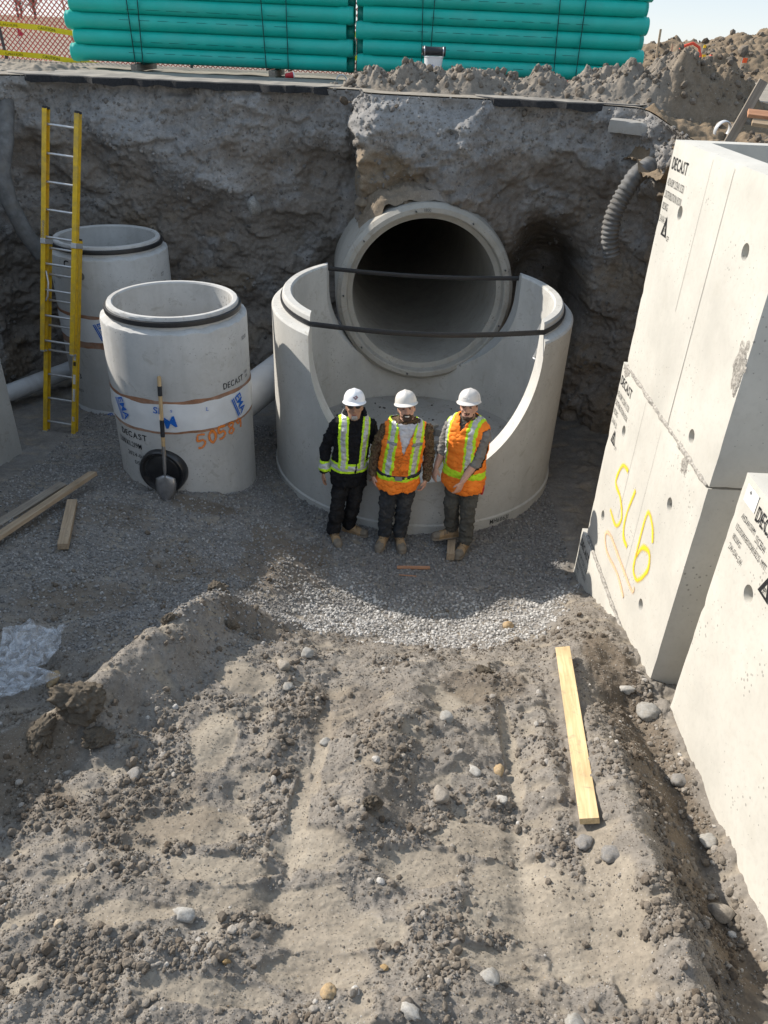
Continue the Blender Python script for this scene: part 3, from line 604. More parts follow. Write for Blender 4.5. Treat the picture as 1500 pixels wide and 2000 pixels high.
# grey stub pipe cast in the far side, wooden scrap and mortar crumbs are things of their own
M_pav = [concrete('mat_paver_%d' % i, c, streak=False, dirt=0.5) for i, c in enumerate(((0.30, 0.275, 0.25), (0.36, 0.34, 0.31), (0.26, 0.25, 0.24)))]
rnd = random.Random(5)
pav = [(0.50, 9.05, 0, 0.2), (0.70, 8.98, 0, 1.2), (0.62, 8.80, 0, 0.5), (0.86, 8.84, 0, 1.6), (0.52, 9.03, 1, 0.45), (0.72, 8.95, 1, 1.0), (0.95, 9.02, 0, 0.2), (0.50, 8.70, 0, 1.35), (0.74, 8.60, 0, 0.15), (0.42, 8.88, 0, 1.5), (0.68, 9.18, 0, 0.3)]
pl_ = ['nearest the middle worker', 'standing behind the pile', 'in the centre of the pile', 'at the right of the pile', 'lying on top at the left', 'lying on top in the middle', 'farthest to the right', 'low at the front left', 'lying flat at the front', 'at the left end of the pile', 'at the back of the pile']
for k, (x, y, lv, a) in enumerate(pav):
    mb = MB().box((-0.12, -0.062, 0), (0.12, 0.062, 0.088)); o = mb.build('concrete_paver', M_pav[k % 3], None, (x, y, 0.256 + lv * 0.09), (0, 0, a), bevel=0.008)
    tag(o, 'loose grey concrete paver on the manhole floor, ' + pl_[k], 'paver', 'loose pavers inside the manhole')

# ---- big concrete pipe coming out of the wall
PC = (0.42, 10.12, 1.75)
pp = tag(empty('concrete_pipe', PC, (0, 0, radians(5))), 'large concrete sewer pipe sticking out of the earth wall behind the manhole', 'pipe')
prof = [(1.115, 0.0), (1.165, 0.05), (1.19, 0.20), (1.19, 12.0), (0.965, 12.0), (0.965, 0.14), (1.03, 0.115), (1.045, 0.012), (1.06, 0.0)]
mb = MB(); mb.lathe(prof, 120, closed=True); R90 = Matrix.Rotation(-pi / 2, 4, 'X')
mb.v = [tuple(R90 @ Vector(p)) for p in mb.v]
_pv = np.array(mb.v); _ang = np.arctan2(_pv[:, 2], _pv[:, 0]); nn = fbm(np.cos(_ang) * 6, np.sin(_ang) * 6, 4, 140)
_pv[:, 1] += np.where(_pv[:, 1] < 0.1, 0.035 * np.clip(nn - 0.1, 0, 1), 0); mb.v = [tuple(p) for p in _pv]
_r = np.hypot(_pv[:, 0], _pv[:, 2])
mb.m = [1 if (min(_r[i] for i in q) < 0.98 and max(_pv[i, 1] for i in q) > 0.2) else 0 for q in mb.f]
mb.build('barrel', [M_con_pipe, M_con_pipe], pp, smooth=35)
MB().lathe([(0.001, 0), (0.965, 0)], 40).build('far_end', M_con_deep, pp, (0, 11.5, 0), (-pi / 2, 0, 0))  # cap closing the barrel, in the shade-toned concrete
for k, a in enumerate(np.linspace(0.35, 2 * pi + 0.35, 10)[:-1]):
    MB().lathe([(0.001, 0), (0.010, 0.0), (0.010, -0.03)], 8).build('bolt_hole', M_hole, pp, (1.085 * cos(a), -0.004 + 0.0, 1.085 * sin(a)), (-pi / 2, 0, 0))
lettering('stencil_lettering', M_hole, lambda x, y: (-0.10 + x, -0.006, 1.062 + y), [('1800', 0, 0.005, 0.055, 0.9, dict(bold=0.004))], pp)

# ---- round risers with wrapped joints
M_wrap = plain('mat_white_wrap', (0.72, 0.73, 0.74), 0.35, 0.5, 0.05, 5, dirt=(0.5, 0.48, 0.45), dirt_amt=0.35)
M_blue = plain('mat_blue_print', (0.012, 0.13, 0.52), 0.4, 0.4, 0.05, 5)
M_primer = plain('mat_brown_primer', (0.33, 0.17, 0.10), 0.8, 0.2, 0.25, 9, dirt=(0.40, 0.33, 0.28), dirt_amt=0.7)
M_orange_spray = spray('mat_orange_spray', (0.85, 0.24, 0.03)); M_yellow_spray = spray('mat_yellow_spray', (0.88, 0.62, 0.03)); M_pale_spray = spray('mat_pale_orange_spray', (0.85, 0.55, 0.33))
def cyl_map(R):
    return lambda s, z, off=0.004: ((R + off) * sin(s / R), -(R + off) * cos(s / R), z)
def ring_part(name, R, z0, z1, mat, parent, seed, amp0=0.012, amp1=0.012, thick=0.004, wr=0.0):
    n = 160; V = []; F = []; m = 7
    for j in range(n):
        a = 2 * pi * j / n; c_, s_ = cos(a), sin(a)
        lo = z0 + amp0 * float(fbm(c_ * 2.5, s_ * 2.5, 3, seed)); hi = z1 + amp1 * float(fbm(c_ * 2.5, s_ * 2.5, 3, seed + 5))
        for i in range(m):
            t = i / (m - 1); r_ = R + thick + wr * abs(float(perlin(c_ * 4 + t * 5, s_ * 4 + t * 2.0, seed + 9))) * sin(pi * t)
            V.append((r_ * c_, r_ * s_, lo + (hi - lo) * t))
    for j in range(n):
        for i in range(m - 1): j2 = (j + 1) % n; F.append((j * m + i, j2 * m + i, j2 * m + i + 1, j * m + i + 1))
    mb = MB(); mb.v = V; mb.f = F; mb.m = [0] * len(F); return mb.build(name, mat, parent, smooth=60)
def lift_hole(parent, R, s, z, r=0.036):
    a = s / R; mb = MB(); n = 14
    # a flat dark disc whose colour stands in for the shade of a recess
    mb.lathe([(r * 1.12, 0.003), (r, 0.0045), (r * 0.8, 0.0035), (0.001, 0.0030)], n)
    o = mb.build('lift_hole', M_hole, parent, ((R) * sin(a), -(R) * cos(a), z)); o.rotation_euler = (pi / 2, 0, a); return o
def riser(loc, label, zj, zb, zt, upper_wrap=None):
    t = tag(empty('concrete_riser', loc), label, 'manhole riser', 'round concrete risers'); R = 0.745
    MB().lathe([(R, zb), (R, zj - 0.006), (R - 0.02, zj - 0.003), (0.60, zj - 0.003), (0.60, zb)], 96, closed=True).build('lower_section', M_con_riser, t, smooth=30)
    mb = MB().lathe([(R - 0.02, zj), (R, zj + 0.006), (R, zt - 0.03), (R - 0.006, zt - 0.01), (0.672, zt + 0.02), (0.664, zt + 0.12), (0.652, zt + 0.135), (0.612, zt + 0.135), (0.60, zt + 0.12), (0.60, zj)], 128, closed=True)
    P = np.array(mb.v); edge = (P[:, 2] > zt - 0.035) & (np.hypot(P[:, 0], P[:, 1]) > 0.66); P[edge, 2] -= 0.018 * np.clip(fbm(P[edge, 0] * 9, P[edge, 1] * 9, 3, 150), -0.3, 1); mb.v = [tuple(p) for p in P]
    mb.build('upper_section', M_con_riser, t, smooth=30)
    gz_ = zt + 0.072; MB().lathe([(0.668, gz_ - 0.028), (0.690, gz_ - 0.024), (0.694, gz_), (0.690, gz_ + 0.024), (0.662, gz_ + 0.028)], 96).build('rubber_gasket', M_rubber, t, smooth=40)
    return t, R
rz = 0.0
fr, R = riser((-2.28, 7.85, 0), 'round concrete riser in front with a shovel leaning on it and orange numbers', 1.27, -0.25, 2.15)
ring_part('primer_band', R, 1.085, 1.455, M_primer, fr, 160, 0.014, 0.014, 0.002)
jw = ring_part('joint_wrap', R, 1.115, 1.42, M_wrap, fr, 170, 0.012, 0.014, 0.006, 0.010)
cm = cyl_map(R)
def rot_map(s0, z0, ang):
    c_, s_ = cos(ang), sin(ang); return lambda x, y: cm(s0 + x * c_ - y * s_, z0 + x * s_ + y * c_, 0.020)
for s0, body, zz0 in ((-0.60, 'EMA', 1.385), (0.74, 'EMA', 1.37)):
    f_ = rot_map(s0, zz0, radians(-68)); o = lettering('blue_lettering', M_blue, f_, [(body, 0.0, 0.03, 0.13, 0.95, dict(bold=0.014))], jw)
    MB().add([f_(0.0, 0), f_(0.24, 0), f_(0.24, 0.012), f_(0.0, 0.012), f_(0.0, -0.022), f_(0.24, -0.022), f_(0.24, -0.008), f_(0.0, -0.008)], [(0, 1, 2, 3), (4, 5, 6, 7)]).build('blue_stripe', M_blue, jw, fix=False)
lettering('blue_lettering', M_blue, rot_map(-0.11, 1.33, radians(-8)), [('SI', 0.0, 0.0, 0.10, 1.1, dict(bold=0.012)), ('s', 0.17, 0.04, 0.06, 1.0), ('L', 0.52, 0.07, 0.06, 1.0)], jw)
lettering('blue_lettering', M_blue, rot_map(0.0, 1.16, radians(12)), [('M', 0.0, 0.0, 0.17, 1.0, dict(bold=0.02))], jw)
lettering('stencil_lettering', M_ink, lambda x, y: cm(-0.61 + x, 0.985 + y), [('DECAST', 0, -0.01, 0.095, 0.95, dict(stencil=True, bold=0.016)), ('1200X1.219M', -0.08, -0.125, 0.085, 0.78, dict(stencil=True, bold=0.012)), ('2024-04', 0.07, -0.235, 0.066, 0.95, dict(stencil=True, bold=0.01)), ('DS', 0.17, -0.325, 0.06, 0.95, dict(stencil=True, bold=0.01))], fr)
lettering('stencil_lettering', M_ink, lambda x, y: cm(0.64 + x, 1.50 + y + 0.03 * x), [('DECAST', 0, 0, 0.095, 0.78, dict(stencil=True, bold=0.014)), ('2024', 0.36, 0.05, 0.04, 0.8), ('1200', 0.36, 0.0, 0.04, 0.8)], fr)
lettering('stencil_lettering', M_ink, lambda x, y: cm(0.98 + x, 1.93 + y), [('S1200', 0, 0, 0.06, 0.8, dict(stencil=True))], fr)
DIG = {'5': [(0.9, 1.0), (0.15, 1.0), (0.1, 0.55), (0.6, 0.6), (0.85, 0.35), (0.55, 0.05), (0.05, 0.0)], '0': [(0.5, 1.0), (0.15, 0.7), (0.15, 0.3), (0.5, 0.0), (0.85, 0.3), (0.85, 0.7), (0.5, 1.0)],
       '8': [(0.5, 0.52), (0.15, 0.78), (0.5, 1.0), (0.85, 0.78), (0.15, 0.25), (0.5, 0.0), (0.85, 0.25), (0.5, 0.52)], '9': [(0.8, 0.75), (0.45, 1.0), (0.15, 0.75), (0.45, 0.5), (0.8, 0.75), (0.85, 0.4), (0.8, 0.0)]}
lines = [[(k * 0.118 + p[0] * 0.095, p[1] * (0.15 - 0.008 * k) + 0.017 * k - (0.02 if k == 0 else 0)) for p in DIG[ch]] for k, ch in enumerate('50589')]
stroke('spray_numbers', M_orange_spray, lambda x, y: cm(0.30 + x, 0.93 + y, 0.006), lines, 0.058, fr)
lift_hole(fr, R, -1.02, 1.84)
# black pipe plug in the lower section
a_ = -0.08 / R; mb = MB().lathe([(0.001, 0.035), (0.16, 0.03), (0.175, 0.02), (0.20, 0.024), (0.215, 0.06), (0.235, 0.068), (0.25, 0.05), (0.255, -0.06)], 48)
o = mb.build('pipe_boot', plain('mat_black_plastic', (0.02, 0.02, 0.022), 0.28, 0.5, 0.2, 12, dirt=(0.06, 0.06, 0.06)), fr, (R * sin(a_), -R * cos(a_), 0.655), (pi / 2, 0, a_), smooth=40)
rr_, R = riser((-3.74, 10.22, 0), 'round concrete riser standing behind the yellow ladder near the earth wall', 1.30, -0.35, 2.20)
ring_part('primer_band', R, 1.06, 1.50, M_primer, rr_, 180, 0.014, 0.014, 0.002); jw = ring_part('joint_wrap', R, 1.15, 1.46, M_wrap, rr_, 181, 0.012, 0.014, 0.006, 0.008)
jw2 = ring_part('joint_wrap', R, -0.08, 0.19, M_wrap, rr_, 182, 0.01, 0.014, 0.006, 0.006)
for s0, zz0, w_ in ((-0.40, 1.44, jw), (-0.05, 1.40, jw), (-0.10, 0.15, jw2), (-0.62, 0.10, jw2)):
    f_ = rot_map(s0, zz0, radians(-68)); lettering('blue_lettering', M_blue, f_, [('EMA', 0.0, 0.03, 0.10, 0.95, dict(bold=0.012))], w_)
    MB().add([f_(0.0, 0), f_(0.22, 0), f_(0.22, 0.012), f_(0.0, 0.012), f_(0.0, -0.022), f_(0.22, -0.022), f_(0.22, -0.008), f_(0.0, -0.008)], [(0, 1, 2, 3), (4, 5, 6, 7)]).build('blue_stripe', M_blue, w_, fix=False)
lettering('stencil_lettering', M_ink, lambda x, y: cm(-0.36 + x, 2.08 + y), [('C', 0, 0, 0.13, 1.0, dict(bold=0.015)), ('MH60327', -0.28, -0.16, 0.055, 0.8, dict(stencil=True)), ('A', -0.35, -0.27, 0.08, 1.0)], rr_)
lettering('stencil_lettering', M_ink, lambda x, y: cm(-0.60 + x, 0.60 + y), [('3', 0.15, 0.0, 0.10, 1.0, dict(bold=0.01)), ('MH60327', 0, -0.2, 0.055, 0.8, dict(stencil=True))], rr_)
lettering('stencil_lettering', M_ink, lambda x, y: cm(0.95 + x, 1.80 + y), [('ST', 0, 0.1, 0.07, 0.8, dict(stencil=True)), ('1200', 0, 0, 0.06, 0.8, dict(stencil=True))], rr_)
lift_hole(rr_, R, -0.13, 2.0, 0.045)

# ---- stacked concrete boxes on the right, one on the left
BX = 2.0
def box_map(y0, z0, x=BX): return lambda a, b: (x - 0.004, y0 - a, z0 + b)
def con_box(name, label, lo, hi, seed, top_open=False, mat=None):
    t = tag(empty(name, (0, 0, 0)), label, 'concrete box', 'precast concrete boxes')
    b = rough_box('shell', lo, hi, mat or M_con_box, t, 0.055, 0.008, seed)
    if top_open:
        w = 0.20; cut = MB().box((lo[0] + w, lo[1] + w, lo[2] - 0.1 if top_open == 2 else lo[2] + 0.15), (hi[0] - w, hi[1] - w, hi[2] + 0.1)); boolean(b, cut); smooth_mesh(b.data, 30)
    return t
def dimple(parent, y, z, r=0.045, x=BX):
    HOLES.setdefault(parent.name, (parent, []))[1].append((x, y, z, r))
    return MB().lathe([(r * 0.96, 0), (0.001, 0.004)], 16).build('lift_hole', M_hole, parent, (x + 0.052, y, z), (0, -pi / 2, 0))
HOLES = {}
def cut_holes():
    for parent, hs in HOLES.values():
        shell = [c for c in COL.objects if c.parent == parent and c.name.startswith('shell')][0]; mb = MB()
        for x, y, z, r in hs: mb.tube([(x - 0.03, y, z), (x + 0.004, y, z), (x + 0.055, y, z - 0.006)], [r * 1.1, r * 1.1, r * 0.9], 16)
        boolean(shell, mb); smooth_mesh(shell.data, 30)
def a_logo(parent, y, z, s, x=BX):
    f_ = box_map(y, z, x); mb = MB(); o_ = [(0, 0), (s * 0.5, s * 1.1), (s, 0)]; i_ = [(s * 0.24, s * 0.12), (s * 0.5, s * 0.70), (s * 0.76, s * 0.12)]
    mb.add([f_(*p) for p in o_ + i_], [(0, 3, 4, 1), (1, 4, 5, 2), (2, 5, 3, 0)]); mb.build('triangle_mark', M_ink, parent, fix=False)
    lettering('stencil_lettering', M_ink, f_, [('P', s * 0.36, s * 0.14, s * 0.42, 1.0), ('CP', s * 1.15, -s * 0.1, s * 0.4, 0.8)], parent)
ST = dict(stencil=True, bold=0.014)
B1 = con_box('concrete_box', 'top concrete box of the stack at the right, open above', (BX, 4.16, 2.385), (BX + 1.55, 6.25, 4.12), 201, 1)
B2 = con_box('concrete_box', 'middle concrete box of the right stack, sprayed with yellow letters', (BX + 0.005, 4.175, 0.60), (BX + 1.55, 6.36, 2.37), 202)
B3 = con_box('concrete_box', 'lowest concrete box of the right stack, half buried in the earth', (BX - 0.02, 4.3, -1.1), (BX + 1.52, 6.46, 0.585), 203)
B4 = con_box('concrete_box', 'nearest concrete box at the right edge, with a white sticker', (BX + 0.01, 1.62, 0.86), (BX + 1.50, 3.80, 2.70), 204, 1)
B5 = con_box('concrete_box', 'concrete box at the left edge behind the loose boards', (-5.92, 5.72, -0.10), (-4.42, 8.20, 2.95), 205, 0, concrete('mat_concrete_box_left', (0.45, 0.44, 0.41)))
B6 = con_box('concrete_box', 'concrete box at the left side, standing nearest the camera', (-5.93, 1.5, 0.30), (-4.43, 5.65, 2.95), 206)
for bx_, y0, z0, x in ((B1, 6.20, 3.93, BX), (B2, 6.32, 2.19, BX + 0.005), (B3, 6.40, 0.44, BX - 0.02)):
    lettering('stencil_lettering', M_ink, box_map(y0, z0, x), [('DECAST', 0.02, 0, 0.115, 0.72, ST), ('ADASIM 2CB43 SCB1', 0, -0.115, 0.075, 0.52, dict(stencil=True)), ('DISTRIBUTION BOX', 0, -0.20, 0.072, 0.56, dict(stencil=True)), ('8125KG', 0, -0.28, 0.07, 0.56, dict(stencil=True)), ('24-04-23', 0, -0.37, 0.07, 0.56, dict(stencil=True))], bx_)
a_logo(B1, 6.10, 3.48, 0.13); a_logo(B2, 6.22, 1.68, 0.12)
for y, z in ((5.79, 3.69), (4.57, 3.71), (4.60, 2.52)): dimple(B1, y, z)
for y, z in ((5.95, 1.90), (4.66, 1.96), (6.00, 1.02), (4.68, 1.04)): dimple(B2, y, z, x=BX + 0.005)
yy = lambda pts: [(6.0 - p[0], p[1]) for p in pts]
stroke('spray_letters', M_yellow_spray, box_map(6.0, 0.0, BX + 0.004), [yy(l) for l in (
    [(5.61, 1.70), (5.78, 1.66), (5.85, 1.46), (5.65, 1.42), (5.51, 1.31), (5.60, 1.17), (5.83, 1.19)], [(5.35, 1.67), (5.42, 1.38), (5.37, 1.22), (5.23, 1.20)],
    [(4.76, 1.56), (4.85, 1.66), (5.0, 1.67), (5.01, 1.31), (4.98, 1.15), (4.85, 1.15), (4.72, 1.34), (4.77, 1.46), (4.92, 1.41), (5.0, 1.27)])], 0.08, B2)
stroke('spray_letters', M_pale_spray, box_map(6.0, 0.0, BX + 0.003), [yy(l) for l in ([(5.04, 0.83), (5.30, 0.88), (5.67, 0.85), (5.81, 0.94), (5.68, 1.02), (5.35, 1.01), (4.92, 1.0), (4.88, 1.06)],)], 0.075, B2)
M_stick = plain('mat_white_sticker', (0.82, 0.82, 0.82), 0.4, 0.4, 0.03, 5)
f_ = box_map(3.73, 2.56, BX + 0.01); MB().add([f_(0, 0.0), f_(0.15, 0.0), f_(0.15, 0.105), f_(0, 0.105)], [(0, 1, 2, 3)]).build('sticker', M_stick, B4, fix=False)
lettering('stencil_lettering', M_ink, box_map(3.72, 2.53, BX + 0.008), [('x8', 0.03, 0.095, 0.035, 0.8), ('DECAST', 0.17, 0.01, 0.125, 0.62, ST), ('ADASIM', 0.03, -0.065, 0.055, 0.85, dict(stencil=True)), ('SCB4', 0.24, -0.085, 0.065, 0.75, dict(stencil=True)), ('1200X1800X1825 MT.', 0.01, -0.15, 0.055, 0.80, dict(stencil=True)), ('8125KG', 0.01, -0.215, 0.052, 0.62, dict(stencil=True)), ('24-04-24', 0.0, -0.29, 0.06, 0.72, dict(stencil=True))], B4)
a_logo(B4, 3.30, 2.26, 0.13, BX + 0.01)
for y, z in ((3.37, 2.17), (2.2, 1.5)): dimple(B4, y, z, 0.05, BX + 0.01)
def seam(parent, y0, z0, y1, z1, x, w=0.0035):
    MB().add([(x - 0.0025, y0 - w, z0), (x - 0.0025, y0 + w, z0), (x - 0.0025, y1 + w * 0.6, z1), (x - 0.0025, y1 - w * 0.6, z1)], [(0, 1, 2, 3)]).build('form_seam', M_seam, parent, fix=False)
M_seam = plain('mat_form_seam', (0.20, 0.19, 0.175), 0.9, 0.1, 0.2, 20)
seam(B1, 5.04, 2.40, 5.02, 4.09, BX); seam(B1, 5.42, 3.1, 5.40, 4.09, BX, 0.002); seam(B2, 5.60, 1.25, 5.58, 2.33, BX + 0.005, 0.002); seam(B2, 5.15, 0.95, 5.14, 2.3, BX + 0.005, 0.0016)
cut_holes()
# mortar squeezed out of the joints and the broken corner of the upper box
def mortar(parent, y0, y1, z, x, seed, label=None):
    mb = MB(); n = 70; P = np.linspace(y0, y1, n); r_ = 0.010 + 0.012 * np.clip(0.6 + fbm(P * 9, P * 0, 3, seed), 0, 2)
    mb.tube([(x + 0.004, float(p), z + 0.006 * float(perlin(p * 7, 1.0, seed))) for p in P], [float(q) for q in r_], 7); return mb.build('joint_mortar', M_broken, parent, smooth=50)
mortar(B1, 4.2, 6.22, 2.378, BX + 0.003, 210); mortar(B2, 4.6, 6.3, 0.593, BX, 211)
def patch(parent, y, z, sy, sz, x, seed, nx=22):
    V = []; F = []
    for i in range(nx):
        for j in range(nx):
            u, v = i / (nx - 1) * 2 - 1, j / (nx - 1) * 2 - 1; rr2 = sqrt(u * u + v * v); k = 1 - S(0.55, 1.0, rr2 + 0.35 * float(fbm(u * 2, v * 2, 3, seed)))
            V.append((x + 0.004 - 0.008 * float(k) - 0.006 * float(k) * float(fbm(u * 7, v * 7, 2, seed)), y + u * sy, z + v * sz))
    keep = []
    for i in range(nx - 1):
        for j in range(nx - 1):
            q = (i * nx + j, (i + 1) * nx + j, (i + 1) * nx + j + 1, i * nx + j + 1)
            if any(V[t][0] < x - 0.0005 for t in q): F.append(q)
    mb = MB(); mb.v = V; mb.f = F; mb.m = [0] * len(F); return mb.build('broken_patch', M_broken, parent, smooth=60)
patch(B1, 4.23, 3.15, 0.085, 0.20, BX, 220); patch(B2, 6.22, 2.33, 0.12, 0.05, BX + 0.005, 221); patch(B2, 4.60, 2.30, 0.07, 0.07, BX + 0.005, 222)

# ================================================================== PIPES IN THE PIT
M_pvc = plain('mat_white_pvc', (0.55, 0.56, 0.57), 0.4, 0.4, 0.06, 4, dirt=(0.30, 0.27, 0.24), dirt_amt=0.6)
M_greyhose = plain('mat_grey_hose', (0.16, 0.158, 0.155), 0.9, 0.15, 0.3, 10, dirt=(0.17, 0.15, 0.125), dirt_amt=0.7)
def pipe_thing(name, pts, r, mat, label, n=20, inner=0.88, rib=None, smooth_=40):
    if rib:
        P = [Vector(p) for p in pts]; Q = []; k = rib
        for i in range(len(P) - 1):
            a, b, c, d_ = P[max(i - 1, 0)], P[i], P[i + 1], P[min(i + 2, len(P) - 1)]
            for j in range(k): t = j / k; Q.append(0.5 * ((2 * b) + (c - a) * t + (2 * a - 5 * b + 4 * c - d_) * t * t + (3 * b - a - 3 * c + d_) * t ** 3))
        pts = Q; rads = [r * (1.0 if (i // 2) % 2 else 0.87) for i in range(len(Q))]
    else: rads = [r] * len(pts)
    mb = MB(); pts = [Vector(p) for p in pts]; mb.tube(pts, rads, n, cap=False); mb.tube(list(reversed(pts)), [q * inner for q in reversed(rads)], n, cap=False)
    k = len(pts)
    for a, b in ((0, k + k - 1), (k - 1, k)):
        base_o = a * n; base_i = b * n
        # joins ring to ring by nearest vertices
        ring_o = [base_o + j for j in range(n)]
        for j in range(n):
            p0, p1 = ring_o[j], ring_o[(j + 1) % n]
            q0 = min(range(base_i, base_i + n), key=lambda q: (Vector(mb.v[q]) - Vector(mb.v[p0])).length); q1 = min(range(base_i, base_i + n), key=lambda q: (Vector(mb.v[q]) - Vector(mb.v[p1])).length)
            if q0 != q1: mb.f.append((p0, p1, q1, q0)); mb.m.append(0)
    o = mb.build(name, mat, None, smooth=smooth_); tag(o, label, 'pipe'); return o
pipe_thing('plastic_pipe', [(-5.75, 8.75, 0.30), (-5.15, 9.55, 0.36), (-4.45, 10.45, 0.45)], 0.115, M_pvc, 'white plastic pipe lying on the ground left of the ladder')
pipe_thing('plastic_pipe', [(-2.0, 8.35, 0.72), (-1.62, 9.2, 0.80), (-0.9, 10.9, 0.95)], 0.235, M_pvc, 'wide white pipe between the front riser and the manhole', 32, 0.93)
pipe_thing('drain_hose', [(-5.12, 11.1, 3.75), (-5.05, 10.72, 3.35), (-5.10, 10.55, 3.0), (-5.06, 10.5, 2.65), (-4.93, 10.5, 2.25), (-4.78, 10.55, 1.95)], 0.105, M_greyhose, 'smooth grey drain hose hanging out of the left wall', 16, 0.9, rib=None)
pipe_thing('drain_hose', [(2.92, 9.82, 3.50), (2.72, 9.62, 3.40), (2.60, 9.57, 3.18), (2.53, 9.55, 2.95), (2.54, 9.55, 2.72), (2.61, 9.55, 2.50)], 0.105, M_greyhose, 'bent corrugated grey drain hose hanging from the right wall', 18, 0.86, rib=18)

# ================================================================== LADDER
M_yel = plain('mat_yellow_fibreglass', (0.68, 0.43, 0.02), 0.5, 0.35, 0.15, 14, dirt=(0.30, 0.22, 0.09), dirt_amt=0.8)
M_alu = plain('mat_aluminium', (0.55, 0.55, 0.55), 0.38, 0.5, 0.12, 20, metal=0.7)
M_dark = plain('mat_dark_rubber', (0.03, 0.03, 0.033), 0.7, 0.3, 0.2, 30)
A0 = Vector((-4.24, 8.82, 0.10)); A1 = Vector((-3.84, 9.72, 3.79)); az = (A1 - A0).normalized(); ax_ = Vector((1, -0.05, 0)); ax_ = (ax_ - az * ax_.dot(az)).normalized(); ay_ = az.cross(ax_)
LM = Matrix((( ax_.x, ay_.x, az.x, A0.x), (ax_.y, ay_.y, az.y, A0.y), (ax_.z, ay_.z, az.z, A0.z), (0, 0, 0, 1)))
lad = tag(empty('extension_ladder'), 'yellow fibreglass extension ladder with metal rungs leaning by the rear riser', 'ladder'); lad.matrix_world = LM
Lt = (A1 - A0).length; hw = 0.185
def rail(x, y, z0, z1, name, sgn):
    mb = MB(); w, d_, t = 0.044, 0.085, 0.009     # channel: web outside, flanges inwards
    mb.box((x - t / 2 + sgn * 0.012, y - d_ / 2, z0), (x + t / 2 + sgn * 0.012, y + d_ / 2, z1))
    mb.box((x - w * 0.6, y - d_ / 2 - 0.001, z0), (x + w * 0.6, y - d_ / 2 + t, z1)); mb.box((x - w * 0.6, y + d_ / 2 - t, z0), (x + w * 0.6, y + d_ / 2 + 0.001, z1))
    return mb.build(name, M_yel, lad)
rl = []
for sgn in (-1, 1):
    rl.append(rail(sgn * hw, 0.05, 0.05, 2.45, 'base_rail', sgn)); rl.append(rail(sgn * (hw - 0.03 * 0), -0.045, 1.10, Lt, 'fly_rail', sgn))
for k in range(8): MB().tube([(-hw, 0.05, 0.18 + k * 0.305), (hw, 0.05, 0.18 + k * 0.305)], 0.018, 10, sq=(1, 0.8)).build('rung', M_alu, lad, smooth=50)
for k in range(9): MB().tube([(-hw, -0.045, 1.22 + k * 0.305), (hw, -0.045, 1.22 + k * 0.305)], 0.018, 10, sq=(1, 0.8)).build('rung', M_alu, lad, smooth=50)
for sgn in (-1, 1):
    MB().box((sgn * hw - 0.03, -0.10, 2.36), (sgn * hw + 0.03, 0.10, 2.42)).build('guide_bracket', M_alu, lad, bevel=0.004)
    MB().box((sgn * hw - 0.024, -0.09, Lt - 0.005), (sgn * hw + 0.024, -0.0, Lt + 0.022)).build('end_cap', M_dark, lad, bevel=0.004)
    MB().box((sgn * hw - 0.022, 0.005, 2.45), (sgn * hw + 0.022, 0.095, 2.47)).build('end_cap', M_dark, lad, bevel=0.004)
    MB().box((sgn * hw - 0.024, -0.09, 1.085), (sgn * hw + 0.024, -0.0, 1.105)).build('end_cap', M_alu, lad, bevel=0.003)
    MB().box((sgn * hw - 0.028, -0.01, -0.06), (sgn * hw + 0.028, 0.11, 0.06)).build('foot', M_alu, lad, bevel=0.006)
mb = MB(); mb.tube([(-hw + 0.02, -0.05, 2.05), (-hw + 0.055, -0.06, 1.92), (-hw + 0.05, -0.06, 1.76), (-hw + 0.02, -0.05, 1.70)], 0.012, 8); mb.build('rung_lock', M_alu, lad, smooth=50)
fm = lambda a, b: (hw + 0.021, 0.05 + 0.032 - b, 1.45 + a)
fm2 = lambda a, b: (hw - 0.018 + b, 0.05 - 0.0445, 1.50 + a)
for z0, h, c in ((1.30, 0.10, M_stick), (1.02, 0.13, M_stick), (0.72, 0.12, M_stick), (0.5, 0.16, M_stick), (0.24, 0.06, M_stick), (0.95, 0.05, M_dark), (1.36, 0.03, M_dark)):
    MB().add([(hw - 0.016, 0.0065, z0), (hw + 0.016, 0.0065, z0), (hw + 0.016, 0.0065, z0 + h), (hw - 0.016, 0.0065, z0 + h)], [(0, 1, 2, 3)]).build('warning_label', c, lad, fix=False)
MB().add([(-hw - 0.017, -0.0885, 2.36), (-hw + 0.015, -0.0885, 2.36), (-hw + 0.015, -0.0885, 2.62), (-hw - 0.017, -0.0885, 2.62)], [(0, 1, 2, 3)]).build('warning_label', M_stick, lad, fix=False)
lettering('printed_name', M_ink, lambda a, b: (hw + 0.013 - b, 0.0065, 1.62 + a), [('FEATHERLITE', 0.0, 0.0, 0.034, 0.95, dict(bold=0.01))], lad)

